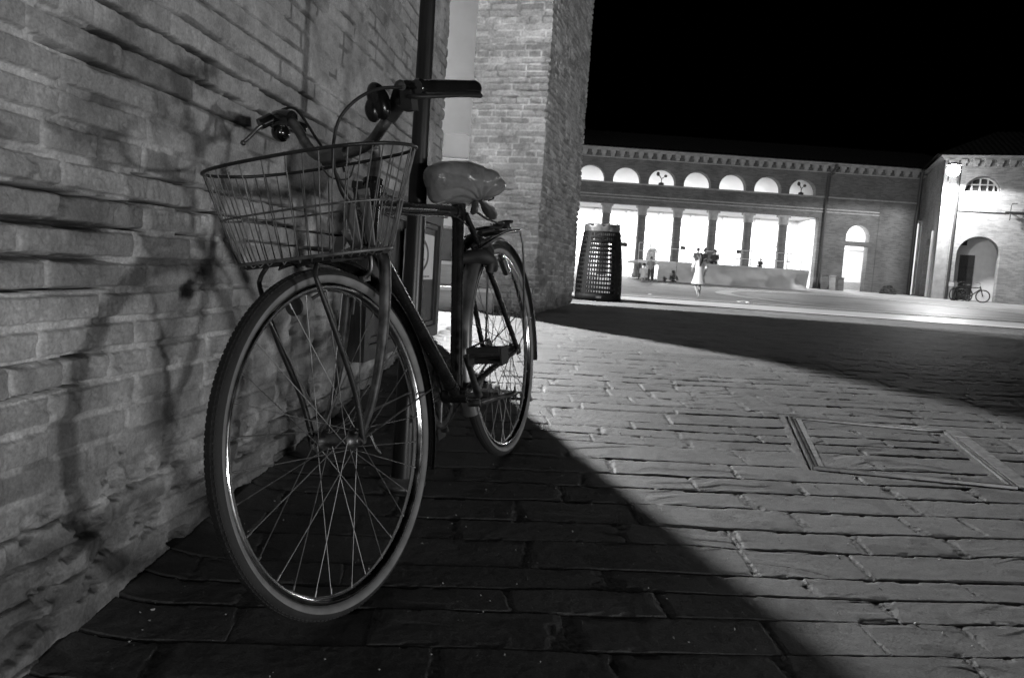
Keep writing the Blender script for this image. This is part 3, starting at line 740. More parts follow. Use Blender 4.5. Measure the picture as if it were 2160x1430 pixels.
# fenders
def fender(name, c, a0_, a1_, r_, wd, rot, material, stays):
    b = MB(); n = 64; k = 9; vs = []
    for i in range(n + 1):
        a = R(a0_ + (a1_ - a0_) * i / n)
        for j in range(k):
            t = (j / (k - 1) - .5) * 2
            rr_ = r_ - .014 * (abs(t) ** 2.6); y = t * wd / 2
            v = Vector((rr_ * math.cos(a), y, rr_ * math.sin(a))); vs.append(Vector(c) + (rot @ v if rot else v))
    for i in range(n + 1):
        a = R(a0_ + (a1_ - a0_) * i / n)
        for j in range(k):
            t = (j / (k - 1) - .5) * 2
            rr_ = r_ - .0015 - .014 * (abs(t) ** 2.6); y = t * (wd / 2 - .001)
            v = Vector((rr_ * math.cos(a), y, rr_ * math.sin(a))); vs.append(Vector(c) + (rot @ v if rot else v))
    o = (n + 1) * k
    fs = [(i * k + j, (i + 1) * k + j, (i + 1) * k + j + 1, i * k + j + 1) for i in range(n) for j in range(k - 1)]
    fs += [(o + i * k + j, o + i * k + j + 1, o + (i + 1) * k + j + 1, o + (i + 1) * k + j) for i in range(n) for j in range(k - 1)]
    fs += [(i * k, o + i * k, o + (i + 1) * k, (i + 1) * k) for i in range(n)] + [(i * k + k - 1, (i + 1) * k + k - 1, o + (i + 1) * k + k - 1, o + i * k + k - 1) for i in range(n)]
    b.add(vs, fs, True); fo = b.build(name, material, bike)
    b = MB()
    for a in stays:
        e = Vector((math.cos(R(a)), 0, math.sin(R(a)))) * (r_ - .006)
        for s_ in (-1, 1):
            p = Vector((0, s_ * .058, 0)); q = e + Vector((0, s_ * wd * .48, 0))
            p, q = (rot @ p, rot @ q) if rot else (p, q); b.tube([Vector(c) + p, Vector(c) + q], .0022, 6)
    b.build('fender_stay', M['dull'], fo); return fo
fender('front_fender', HF, 78, 207, .378, .046, RS, M['black'], (176,))
rf = fender('rear_fender', Vector((0, 0, .35)), -22, 196, .376, .052, None, mat('rear_fender_metal', .30, .38, .8, .3, 12, .2, 60, .001), (166,))
b = MB(); b.box((-.388, 0, .395), (.012, .03, .045)); b.build('reflector', M['dull'], rf)
# seat post, saddle
b = MB(); b.tube([SC, SC + Vector((-.018, 0, .075))], .0125, 12); b.build('seatpost', M['chrome'], bike)
b = MB(); k = 16; n = 20; vs = []
for i in range(n + 1):
    t = i / n; u = .385 - .27 * t; hw = .016 + .066 * sstep(.25, .85, t) ; w0 = .884 + .010 * math.sin(t * 3) + .018 * t
    for j in range(k):
        a = 2 * math.pi * j / k; vs.append((u, hw * math.cos(a), w0 + (.022 if math.sin(a) > 0 else .030) * math.sin(a)))
b.add(vs, [(i * k + j, (i + 1) * k + j, (i + 1) * k + (j + 1) % k, i * k + (j + 1) % k) for i in range(n) for j in range(k)], True)
b.add(vs[:k], [tuple(range(k))]); b.add(vs[-k:], [tuple(range(k))[::-1]]); sd = b.build('saddle', M['blackmatt'], bike)
b = MB()
for s_ in (-1, 1):
    b.tube([(.37, s_ * .006, .868), (.33, s_ * .022, .852), (.24, s_ * .022, .850), (.14, s_ * .040, .862)], .0035, 6, 5)
    for c_ in range(1):
        b.tube([(.165 + .014 * math.cos(t), s_ * .055 + .014 * math.sin(t), .835 + .004 * t) for t in np.linspace(0, 12.5, 60)], .0025, 5)
b.box((.27, 0, .850), (.04, .05, .02)); b.build('saddle_rail', M['blackmatt'], sd)
# rear rack with spring clip
b = MB()
b.tube([(.245, .034, .695), (.15, .056, .722), (.04, .062, .736), (-.06, .062, .738), (-.125, .058, .740), (-.135, .0, .741), (-.125, -.058, .740), (-.06, -.062, .738), (.04, -.062, .736), (.15, -.056, .722), (.245, -.034, .695)], .0045, 8, 5)
b.build('rear_rack', M['chrome'], bike); rr = bpy.data.objects['rear_rack']
for s_ in (-1, 1): b = MB(); b.tube([(-.125, s_ * .060, .738), (-.130, s_ * .064, .66), (-.052, s_ * .068, .375)], .0042, 8, 4); b.build('rack_stay', M['dull'], rr)
b = MB()
for yv in (-.032, -.012, .012, .032): b.tube([(.11, yv, .728), (-.13, yv, .739)], .003, 6)
for uu in (.1, .03, -.04, -.1): b.box((uu, 0, .733), (.012, .12, .004))
b.build('rack_slats', M['blackmatt'], rr)
b = MB()
b.tube([(.215, .025, .806), (.10, .02, .782), (-.12, .012, .757)], .0035, 8)
b.tube([(-.07, 0, .752), (-.11, .02, .765), (-.14, .028, .768), (-.175, .015, .772), (-.175, -.015, .772), (-.13, -.028, .764), (-.08, 0, .752)], .0042, 8, 5)
b.tube([(-.10 + .0, -.035 + .002 * i, .757 + .012 * math.cos(i * 1.2)) for i in range(36)], .0025, 5)
b.box((-.105, 0, .757), (.03, .05, .018)); b.build('rack_clip', M['blackmatt'], rr)
b = MB(); b.tube([(.12, .0, .742), (.06, .02, .748), (.0, -.02, .750), (-.06, .0, .748)], .011, 8, 5, flat=.6); b.tube([(.10, -.02, .752), (.03, .0, .756), (-.03, .02, .752)], .009, 8, 5, flat=.6)
b.build('rack_pad', M['blackmatt'], rr)
# dynamo, lock, brake
b = MB(); b.tube([(.085, .052, .668), (.078, .052, .655)], .009, 12); b.tube([(.078, .052, .655), (.048, .056, .607)], .0135, 16); b.build('dynamo', M['chrome'], bike)
b = MB(); b.tube([(.19, .046, .62), (.185, .052, .66), (.18, .040, .70), (.18, .0, .725), (.18, -.040, .70), (.185, -.052, .66), (.19, -.046, .62)], .013, 10, 5)
b.tube([(.235, -.03, .668), (.215, .0, .672), (.20, .035, .670), (.175, .052, .650), (.15, .050, .625)], [.016, .022, .024, .018, .010], 12, 4); b.tube([(.23, .01, .70), (.20, .03, .71), (.165, .045, .69), (.15, .04, .655)], [.008, .015, .013, .008], 10, 4); b.build('frame_lock', M['blackmatt'], bike)
for s_ in (-1, 1): b = MB(); b.tube([(.17, s_ * .01, .71), (.15, s_ * .042, .69), (.135, s_ * .032, .66)], .006, 8, 4); b.build('rear_brake', M['dull'], bike)
for s_ in (-1, 1):
    b = MB(); b.tube(ffront([(-.165, s_ * .004, .385), (-.152, s_ * .036, .372), (-.150, s_ * .036, .335), (-.148, s_ * .020, .318)]), .0055, 8, 4); b.box(FT(-.148, s_ * .018, .316), (.03, .012, .012))
    b.build('front_brake', M['dull'], bike)
# crankset, chain, pedals, kickstand
cr = b = MB()
n = 44; vs = []
for i in range(n * 2):
    a = math.pi * i / n; r_ = .094 if i % 2 else .088; vs.append((BB.x + r_ * math.cos(a), -.046, BB.z + r_ * math.sin(a)))
vs2 = [(v[0], -.043, v[2]) for v in vs]; ri = [(BB.x + .072 * math.cos(math.pi * i / n), -.046, BB.z + .072 * math.sin(math.pi * i / n)) for i in range(2 * n)]; ri2 = [(v[0], -.043, v[2]) for v in ri]
N2 = 2 * n
b.add(vs + vs2 + ri + ri2, [(i, (i + 1) % N2, (i + 1) % N2 + N2, i + N2) for i in range(N2)] + [(i, i + 2 * N2, (i + 1) % N2 + 2 * N2, (i + 1) % N2) for i in range(N2)] + [(i + N2, (i + 1) % N2 + N2, (i + 1) % N2 + 3 * N2, i + 3 * N2) for i in range(N2)])
for i in range(5):
    a = 2 * math.pi * i / 5; b.tube([BB + Vector((0, -.045, 0)), BB + Vector((.076 * math.cos(a), -.045, .076 * math.sin(a)))], .006, 6)
b.build('chainring', M['dull'], bike)
b = MB(); cth = math.atan2(.130, .097)
pu = BB + Vector((.097, .078, .130)); pd = BB + Vector((-.097, -.082, -.130))
b.tube([BB + Vector((0, .040, 0)), BB + Vector((0, .072, 0))], .009, 10); b.tube([BB + Vector((0, .068, 0)), BB + Vector((.05, .072, .067)), pu], [.0125, .009, .0105], 10, 4, flat=.7)
b.build('crank_arm', M['dull'], bike)
b = MB(); b.tube([BB + Vector((0, -.040, 0)), BB + Vector((0, -.078, 0))], .009, 10); b.tube([BB + Vector((0, -.072, 0)), BB + Vector((-.05, -.076, -.067)), pd], [.0125, .009, .0105], 10, 4, flat=.7)
b.build('crank_arm', M['dull'], bike)
def pedal(p, s_):
    b = MB(); c = p + Vector((0, s_ * .060, 0))
    b.tube([p, p + Vector((0, s_ * .105, 0))], .006, 8)
    o = b.build('pedal', M['dull'], bike)
    b = MB()
    for du, dw in ((-.026, -.019), (.026, .019)):
        b.box(c + Vector((du, 0, dw)), (.022, .088, .014))
    b.box(c + Vector((0, -.046, 0)), (.060, .004, .046)); b.box(c + Vector((0, .046, 0)), (.060, .004, .046))
    b.build('pedal_block', M['rubber'], o)
pedal(pu, 1); pedal(pd, -1)
b = MB(); cp_ = [(BB.x + .092 * math.cos(t), -.0445, BB.z + .092 * math.sin(t)) for t in np.linspace(-1.75, 1.45, 26)] + [(.036 * math.cos(t), -.0445, .35 + .036 * math.sin(t)) for t in np.linspace(1.6, 4.9, 14)]
cq_ = []
for i in range(len(cp_)):
    p, q = Vector(cp_[i]), Vector(cp_[(i + 1) % len(cp_)]); k = max(1, int((q - p).length / .009)); cq_ += [p.lerp(q, j / k) for j in range(k)]
b.tube(cq_, [.0046 if i % 2 else .0030 for i in range(len(cq_))], 6, closed=True)
b.build('chain', M['blackmatt'], bike)
b = MB(); n = 36; vs = [((.038 if i % 2 else .033) * math.cos(2 * math.pi * i / n), -.0445, .35 + (.038 if i % 2 else .033) * math.sin(2 * math.pi * i / n)) for i in range(n)]
b.add(vs + [(v[0], -.041, v[2]) for v in vs], [tuple(range(n)), tuple(range(2 * n - 1, n - 1, -1))] + [(i, (i + 1) % n, (i + 1) % n + n, i + n) for i in range(n)]); b.build('sprocket', M['dull'], bike)
b = MB(); b.tube([(.395, .02, .262), (.39, .055, .262)], .011, 10); b.tube([(.395, .056, .262), (.30, .066, .252), (.190, .085, .240), (.172, .095, .243)], [.0085, .0078, .0078, .0095], 10, 4); b.build('kickstand', M['dull'], bike)
# stem and handlebar
b = MB(); b.tube(ffront([(-.262, 0, .53), (-.288, 0, .594), (-.270, 0, .606), (-.20, 0, .592), (-.130, 0, .578)]), [.0115, .0115, .013, .0125, .014], 12, 4)
b.tube(ffront([(-.130, -.030, .578), (-.130, .030, .578)]), .0185, 14); b.tube(ffront([(-.155, 0, .565), (-.158, 0, .545)]), .005, 8); b.build('stem', M['dull'], bike)
barpts = [(-.130, 0, .578), (-.128, .05, .580), (-.112, .10, .588), (-.098, .138, .608), (-.100, .172, .640), (-.085, .205, .662), (-.060, .240, .663), (-.08, .262, .664), (-.14, .270, .668), (-.23, .280, .676)]
barptsL = [(-.130, 0, .578), (-.132, -.045, .585), (-.150, -.082, .612), (-.182, -.125, .655), (-.205, -.165, .688), (-.215, -.20, .698), (-.245, -.235, .700), (-.30, -.255, .699), (-.37, -.265, .697)]
b = MB(); b.tube(ffront(barptsL[::-1] + barpts[1:]), .0114, 14, 6); hb = b.build('handlebar', M['dull'], bike)
def grip(p0, p1):
    b = MB(); p0 = Vector(p0); p1 = Vector(p1)
    pts = [p0.lerp(p1, t) for t in (0, .03, .08, .5, .9, .96, 1)]
    b.tube(ffront(pts), [.0150, .0175, .0160, .0168, .0170, .0182, .0165], 18); return b.build('grip', M['grip'], hb)
grip((-.045, .258, .6600), (-.248, .284, .6785)); grip((-.262, -.243, .700), (-.385, -.268, .697))
def lever(name, pts, clampp, s_):
    b = MB(); b.tube(ffront(pts), [.006, .0068, .006, .0052, .0075], 8, 4, flat=.7)
    cp = Vector(clampp); b.tube(ffront([cp + Vector((.012, -.004, 0)), cp + Vector((-.012, .004, 0))]), .017, 14)
    b.box(FT(*(cp + Vector((.012, 0, -.022)))), (.03, .022, .035)); return b.build(name, M['blackmatt'], hb)
lever('brake_lever', [(-.05, .240, .650), (-.03, .262, .642), (-.08, .290, .644), (-.16, .305, .652), (-.21, .310, .656)], (-.065, .235, .663), 1)
b = MB(); b.tube(ffront([(-.195, -.200, .690), (-.170, -.218, .676), (-.160, -.236, .660), (-.148, -.2515, .6455)]), [.0055, .0050, .0045, .0040], 8, 4); b.ball(FT(-.147, -.252, .644), .0065, n=8); b.build('brake_lever', M['dull'], hb)
b = MB(); b.tube(ffront([(-.200, -.150, .686), (-.205, -.178, .692), (-.218, -.205, .694), (-.225, -.222, .688)]), [.017, .019, .020, .016], 12, 3)
b.ball(FT(-.232, -.212, .667), .026, (1.0, .75, .85)); b.tube(ffront([(-.20, -.205, .695), (-.175, -.222, .682)]), .0135, 10); b.build('lever_clamp', M['grip'], hb)
b = MB(); b.ball(FT(-.066, .162, .655), .030, (.62, .72, 1.25), 14, Matrix.Rotation(R(18), 3, 'X')); b.ball(FT(-.060, .150, .640), .020, (.8, .8, 1.2)); b.build('bell', M['black'], hb)
b = MB(); b.tube(ffront([(-.100, .158, .628), (-.098, .186, .650)]), .0165, 12); b.tube(ffront([(-.09, .185, .655), (-.06, .215, .674), (-.028, .238, .664)]), [.012, .010, .008], 8, 3); b.build('lever_clamp', M['blackmatt'], hb)
# cables
def cable(pts, r_=.0026, m=None): b = MB(); b.tube(ffront(pts), r_, 8, 8); return b.build('brake_cable', m or M['blackmatt'], bike)
cable([(-.027, .24, .662), (-.009, .2, .664), (.008, .16, .65), (.026, .13, .619), (.027, .11, .579), (.008, .09, .539), (-.035, .07, .489), (-.108, .05, .448), (-.150, .03, .390)], .0032)
cable([(-.180, -.215, .680), (-.205, -.195, .705), (-.215, -.15, .708), (-.205, -.10, .640), (-.155, -.03, .568), (-.127, 0, .536), (-.164, 0, .488), (-.195, .015, .440), (-.20, .02, .40)], .0030)
cable([(-.088, -.01, .556), (-.105, 0, .532), (-.122, .03, .527), (-.130, .045, .556)], .0018)
b = MB(); b.tube([FT(-.150, .02, .385), FT(-.19, .025, .45), HT_top + Vector((-.02, .016, -.03)), TTf.lerp(SC, .2) + Vector((0, .014, -.012)), TTf.lerp(SC, .8) + Vector((0, .014, -.012)), SC + Vector((-.03, .02, -.05)), (.17, .03, .70)], .0022, 6, 6); b.build('brake_cable', M['blackmatt'], bike)
# head lamp on the fork
b = MB(); lc = FT(-.075, -.100, .277); b.ball(lc, .024, (1.15, 1, 1.0)); lp = b.build('headlight', M['sidewall'], bike)
b = MB(); b.tube([lc, FT(-.12, -.07, .30), FT(-.175, -.045, .335)], .004, 6, 4); b.build('headlight_bracket', M['blackmatt'], lp)
b = MB(); d_ = RS @ Vector((1, 0, 0)); b.tube([lc + d_ * .022, lc + d_ * .029], .021, 16); b.build('lens', M['glass'], lp)
# basket
def rect_loop(uc, vc, a, bb_, w, n=2.6, N=72, tilt=0):
    pts = []
    for i in range(N):
        t = 2 * math.pi * i / N; c_, s_ = math.cos(t), math.sin(t)
        pts.append((uc + a * math.copysign(abs(c_) ** (2 / n), c_), vc + bb_ * math.copysign(abs(s_) ** (2 / n), s_), w + tilt * s_))
    return pts
topl = rect_loop(.012, .036, .135, .215, .555, N=80); midl = rect_loop(.004, .020, .118, .185, .462, N=80); botl = rect_loop(-.008, .004, .100, .158, .374, N=80)
b = MB(); b.tube(ffront(topl), .0034, 8, closed=True)
bk_ = b.build('basket', M['wiredark'], bike)
b = MB(); b.tube(ffront(midl), .0021, 7, closed=True); b.build('band_wire', M['wire'], bk_)
b = MB(); b.tube(ffront(botl), .0036, 7, closed=True)
for i in range(0, 80, 2):
    rj = random.Random(i); jt = (rj.random() - .5) * .011
    pt = [Vector(topl[i]), Vector(midl[i]) * 1.0, Vector(botl[i])]
    pt[1] = pt[1] + Vector((jt, jt, 0))
    c_ = Vector((-.008, .004, .374)); low = Vector(botl[i]); inn = low.lerp(c_, .12)
    b.tube(ffront([pt[0] + Vector((0, 0, .004)), pt[1], pt[2] + Vector((0, 0, -.002)), inn + Vector((0, 0, -.002))]), .0014, 6, 3)
b.build('upright_wire', M['wire'], bk_)
b = MB()
for t in np.linspace(-.13, .14, 10): 
    e = .100 * (1 - abs((t - .004) / .158) ** 2.6) ** (1 / 2.6); b.tube(ffront([(-.008 - e, t, .372), (-.008 + e, t, .372)]), .0019, 6)
for t in (-.07, 0, .05):
    e = .158 * (1 - abs(t / .100) ** 2.6) ** (1 / 2.6); b.tube(ffront([(-.008 + t, .004 - e, .369), (-.008 + t, .004 + e, .369)]), .0024, 6)
b.build('floor_wire', M['wiredark'], bk_)
for s_, uo in ((-1, .080), (1, .078)):
    b = MB(); b.tube(ffront([(0, s_ * .062, 0), (.012, s_ * .068, .10), (.05, s_ * .072, .22), (uo, s_ * .068, .32), (uo, s_ * .064, .345), (.06, s_ * .06, .366)]), [.0065, .0062, .0060, .0048, .0045, .0045], 8, 5); b.build('basket_stay', M['wiredark'], bike)
for q_ in (.072, -.08): b = MB(); b.tube(ffront([(q_, -.10, .366), (q_, .10, .366)]), .004, 6); b.build('basket_crossbar', M['wiredark'], bike)
b = MB(); b.box(FT(-.10, .0, .362), (.14, .05, .006), RS); b.tube(ffront([(-.17, 0, .362), (-.10, 0, .366), (-.03, 0, .366)]), .008, 8, 4); b.build('basket_bracket', M['blackmatt'], bike)
# bits of card and paper left in the right-hand end of the basket
pc_ = MB()
for (v0, v1, u0, w0, w1, tl) in ((.120, .140, -.03, .380, .49, .02), (.04, .055, -.09, .378, .42, .04), (.13, .15, .03, .380, .46, .03), (-.01, .02, -.085, .378, .41, -.02)):
    vs = [FT(u0, v0, w0), FT(u0 + .01, v1, w0), FT(u0 + tl, v1 + .01, w1), FT(u0 + tl, v0 + .005, w1), FT(u0 + .004, v0, w0), FT(u0 + .014, v1, w0), FT(u0 + tl + .004, v1 + .01, w1), FT(u0 + tl + .004, v0 + .005, w1)]
    pc_.add([mw @ v for v in vs], [(0, 1, 2, 3), (7, 6, 5, 4), (0, 4, 5, 1), (1, 5, 6, 2), (2, 6, 7, 3), (3, 7, 4, 0)])
tag(pc_.build('paper_scraps', M['sidewall']), 'crumpled grey card scraps lying in the bicycle basket', 'litter', kind='stuff')

# plastic bag pulled over the saddle
def bag_pt(t, a):
    """t along the saddle nose to back, a round the section"""
    u = .470 - .355 * t
    hw = (.045 + .070 * float(sstep(.15, .75, t))) * (max(0.0, 1 - (2 * t - 1) ** 6)) ** .5
    up_ = (.034 + .018 * math.sin(t * 3.1) ** 2 + .012 * t * t) * (max(0.0, 1 - (2 * t - 1) ** 6)) ** .5; dn = (.112 - .045 * t) * (max(0.0, 1 - (2 * t - 1) ** 4)) ** .5
    w0 = .902 + .010 * math.sin(3.0 * t + .4) - .034 * t
    c_, s_ = math.cos(a), math.sin(a)
    v = hw * math.copysign(abs(c_) ** .8, c_); w = w0 + (up_ if s_ > 0 else dn * (.7 + .3 * c_ * -1)) * math.copysign(abs(s_) ** .85, s_)
    p = Vector((u, v, w))
    # folds drawn towards the knot
    kn = Vector((.235, .055, .832)); d = (p - kn); L_ = d.length; th = math.atan2(d.z, .95 * d.y - .28 * d.x)
    f = .011 * (abs(math.sin(th * 6.0 + 1.5 * math.sin(L_ * 20))) ** .5 - .7) * math.exp(-L_ / .24) + .0030 * (float(fbm(np.array(p.x * 34. + p.z * 20), np.array(p.y * 30 + p.z * 45.), 7, 4)) - .5) * 2
    n_ = Vector((0, c_, s_)); p = p + n_ * f
    if L_ < .07: p = p.lerp(kn, .25 * (1 - L_ / .07))
    return mw @ p
b = MB(); nt_, na_ = 120, 140; vs = [bag_pt(i / nt_, 2 * math.pi * j / na_) for i in range(nt_ + 1) for j in range(na_)]
b.add(vs, [(i * na_ + j, i * na_ + (j + 1) % na_, (i + 1) * na_ + (j + 1) % na_, (i + 1) * na_ + j) for i in range(nt_) for j in range(na_)], True)
bagE = empty('plastic_bag', 'crinkled grey plastic bag tied over the bicycle saddle', 'bag', tuple(mw @ Vector((.24, 0, .85))))
bo = b.build('bag_body', M['bag']); bo.parent = bagE; bo.matrix_parent_inverse = Matrix.Translation(-bagE.location)
def lobe(pts, rad, nm):
    b = MB(); pw, rw = spline([Vector(p) for p in pts], rad, 6); n = 16; vs = []
    for i, (p, r_) in enumerate(zip(pw, rw)):
        for k in range(n):
            a = 2 * math.pi * k / n; rr_ = r_ * (1 + .22 * math.sin(5 * a + i * .3)); vs.append(mw @ (p + Vector((.35 * rr_ * math.cos(a), rr_ * math.cos(a), rr_ * .9 * math.sin(a) * .5)) ))
    b.add(vs, [(i * n + k, i * n + (k + 1) % n, (i + 1) * n + (k + 1) % n, (i + 1) * n + k) for i in range(len(pw) - 1) for k in range(n)], True)
    o = b.build(nm, M['bag'], None); o.parent = bagE; o.matrix_parent_inverse = Matrix.Translation(-bagE.location)
lobe([(.235, .050, .838), (.222, .058, .822), (.205, .066, .805), (.195, .070, .787), (.190, .072, .779)], [.008, .014, .022, .018, .002], 'knot_tail')
lobe([(.250, .040, .835), (.255, .038, .820), (.258, .035, .805), (.26, .032, .796)], [.008, .013, .013, .002], 'knot_tail')

# ------------------------------------------------------------------ LITTER BIN beside the pier
bc0 = gp(1262, 634); bc0 = Vector((bc0.x, 10.3, float(g(10.3))))
bc0.x = (at(1214, 632, 10.3).x + at(1306, 634, 10.3).x) / 2
bin_ = empty('litter_bin', 'black perforated metal litter bin with a film liner folded over its rim', 'bin', tuple(bc0 - Vector((0, 0, .005))), .73)
BH = at(1270, 476, 10.3).z - bc0.z; r0_, r1_ = .300, .222
def br(h): return r0_ + (r1_ - r0_) * h / BH + .02 * math.sin(math.pi * h / BH)
m_ = MB()
m_.lathe([(r0_ - .03, .012), (r0_, 0), (r0_ + .004, .075), (br(.12), .09), (br(.12) - .01, .09), (r0_ - .02, .075)], n=48)
m_.build('base_ring', M['bin'], bin_); m_ = MB()
m_.lathe([(br(BH) - .012, BH - .09), (br(BH), BH - .09), (br(BH) + .008, BH - .06), (br(BH) + .004, BH), (br(BH) - .014, BH)], n=48); m_.build('shell_ring', M['bin'], bin_)
# perforated sheet: 14 rows of upright slots between panels of vertical ribs
m_ = MB(); rows = 14; cols = 52; zb0, zb1 = .09, BH - .09
def bpnt(a, h, dr=0): r_ = br(h) + dr; return (r_ * math.cos(a), r_ * math.sin(a), h)
for i in range(rows + 1):
    h = zb0 + (zb1 - zb0) * i / rows; hh = .0105
    vs = [bpnt(2 * math.pi * k / 62, z_, d_) for z_ in (h - hh, h + hh) for d_ in (-.004, .004) for k in range(62)]
    K = 62; m_.add(vs, [(a_ * K + k, a_ * K + (k + 1) % K, b_ * K + (k + 1) % K, b_ * K + k) for a_, b_ in ((0, 2), (3, 1), (1, 0), (2, 3)) for k in range(K)])
for k in range(cols):
    solid = (k % 13) in (0, 1)
    a = 2 * math.pi * k / cols; wd = .055 if solid else .018
    vs = []
    for h in np.linspace(zb0, zb1, 8):
        for da, d_ in ((-wd, -.003), (-wd, .0055), (wd, .0055), (wd, -.003)): vs.append(bpnt(a + da, h, d_))
    m_.add(vs, [(i * 4 + q, i * 4 + (q + 1) % 4, i * 4 + 4 + (q + 1) % 4, i * 4 + 4 + q) for i in range(7) for q in range(4)])
m_.build('perforated_shell', M['bin'], bin_)
m_ = MB(); m_.lathe([(.02, BH + .01), (br(BH) - .03, BH + .006), (br(BH) - .002, BH + .012), (br(BH) + .014, BH - .01), (br(BH) + .010, BH - .06), (br(BH) + .016, BH - .15), (br(BH) + .008, BH - .19)], n=40)
v_ = []
for (x, y, z) in m_.v:
    a = math.atan2(y, x); q = .012 * math.sin(a * 9 + z * 20) + .008 * math.sin(a * 17); v_.append((x * (1 + q * .6), y * (1 + q * .6), z + q * (1.2 if z > BH - .05 else 2.5)))
m_.v = v_; m_.build('liner', M['liner'], bin_)
m_ = MB(); m_.box(((r0_ + .003) * math.cos(R(-136)), (r0_ + .003) * math.sin(R(-136)), .055), (.07, .005, .03), Matrix.Rotation(R(-46), 3, 'Z')); m_.build('plate', M['dull'], bin_)

# ------------------------------------------------------------------ building helpers
def cdt_wall(name, outer, holes, th, material, parent):
    """wall in local x-z with openings, thickness th towards +y"""
    vs = [Vector(p) for p in outer]; loops = [list(range(len(outer)))]
    for h in holes:
        b0 = len(vs); vs += [Vector(p) for p in h]; loops.append(list(range(b0, len(vs))))
    ed = [(l[i], l[(i + 1) % len(l)]) for l in loops for i in range(len(l))]
    r = delaunay_2d_cdt(vs, ed, [], 0, 1e-5)
    V2 = r[0]; F2 = []
    def inside(p, poly):
        c = False; n = len(poly)
        for i in range(n):
            a, b = poly[i], poly[i - 1]
            if (a[1] > p[1]) != (b[1] > p[1]) and p[0] < (b[0] - a[0]) * (p[1] - a[1]) / (b[1] - a[1]) + a[0]: c = not c
        return c
    for f in r[2]:
        c = sum((V2[i] for i in f), Vector((0, 0))) / len(f)
        if inside(c, outer) and not any(inside(c, h) for h in holes): F2.append(list(f))
    n = len(V2); b = MB()
    b.v = [(v.x, 0, v.y) for v in V2] + [(v.x, th, v.y) for v in V2]
    fs = F2 + [[i + n for i in f[::-1]] for f in F2]
    cnt = {}
    for f in F2:
        for i in range(len(f)):
            e = (f[i], f[(i + 1) % len(f)]); cnt[tuple(sorted(e))] = cnt.get(tuple(sorted(e)), []) + [e]
    for k, e in cnt.items():
        if len(e) == 1: a_, b_ = e[0]; fs.append([b_, a_, a_ + n, b_ + n])
    b.f = [list(f) for f in fs]; b.mi = [0] * len(fs); b.sm = [False] * len(fs)
    return b.build(name, material, parent)
def arch(xc, w_, z0, zs, n=20, rise=None):
    """opening: jambs from z0 to springing zs, semicircle above"""
    r_ = w_ / 2; rise = rise or r_
    return [(xc - r_, z0), (xc + r_, z0)] + [(xc + r_ * math.cos(t), zs + rise * math.sin(t)) for t in np.linspace(0, math.pi, n)]
class Face:
    def __init__(s, name, label, cat, p, yaw):
        s.p = Vector(p); s.a = yaw; s.e = Vector((math.cos(yaw), math.sin(yaw), 0)); s.n = Vector((-math.sin(yaw), math.cos(yaw), 0))
        s.o = empty(name, label, cat, tuple(p), yaw)
    def sz(s, px, py, off=0.0):
        d = ray(px, py); c = Vector((0, 0, CAM_H)); t = ((s.p + s.n * off - c).dot(s.n)) / d.dot(s.n); q = c + d * t
        return ((q - s.p).dot(s.e), q.z - s.p.z)

# ------------------------------------------------------------------ ARCADE building across the square
PB = at(1222, 580, 51.0); PB.z = float(g(51.0)) - .1
A = Face('arcade_building', 'long brick arcade with lit lunettes and column bays across the square', 'building', PB, R(2.2))
def zavg(f, pts): return sum(f.sz(*p)[1] for p in pts) / len(pts)
z_lint = zavg(A, [(1250, 427), (1500, 443), (1700, 457)])
z_sill = zavg(A, [(1250, 380), (1475, 396), (1695, 412)])
z_ltop = zavg(A, [(1249, 346), (1475, 362), (1696, 380)])
z_eave = zavg(A, [(1235, 308), (1500, 327), (1730, 345)])
z_ridge = zavg(A, [(1240, 253), (1500, 272), (1755, 292)])
lun = [A.sz(x, y)[0] for x, y in ((1248, 365), (1694, 400))]; sp_ = (lun[1] - lun[0]) / 6
lr = abs(A.sz(1503, 395)[0] - A.sz(1446, 391)[0]) / 2
cols_ = [A.sz(1277, 500)[0] + i * (A.sz(1651, 520)[0] - A.sz(1277, 500)[0]) / 5 for i in range(-2, 6)]
xend = A.sz(1722, 520)[0]; xr = A.sz(1926, 560)[0]; xl = cols_[0] - sp_ * 2.5
zf = .12
door_l, door_r, dtop = A.sz(1778, 560)[0], A.sz(1827, 560)[0], A.sz(1802, 519)[1]
dcx, dw_ = (door_l + door_r) / 2, door_r - door_l
fz0, fz1 = A.sz(1806, 510)[1], A.sz(1806, 475)[1]
holes = [arch(lun[0] + i * sp_, lr * 2, z_sill, z_sill + (z_ltop - z_sill) - lr * .96, rise=lr * .96) for i in range(-2, 7)]
ch = .28
holes.append([(cols_[0] - sp_ * .5, zf), (xend, zf), (xend, z_lint - .02), (xend - .15, z_lint), (cols_[0] - sp_ * .5 + .1, z_lint), (cols_[0] - sp_ * .5, z_lint - .1)])
holes.append([(dcx - dw_ / 2, zf), (dcx + dw_ / 2, zf), (dcx + dw_ / 2, dtop), (dcx - dw_ / 2, dtop)])
holes.append(arch(dcx + .03, dw_, fz0, fz1 - dw_ / 2 * .95, rise=dw_ / 2 * .95))
cdt_wall('facade', [(xl, -.5), (xr, -.5), (xr, z_eave), (xl, z_eave)], holes, .55, M['facade'], A.o)
cw = abs(A.sz(1434, 500)[0] - A.sz(1418, 500)[0]) / 2 * 1.22
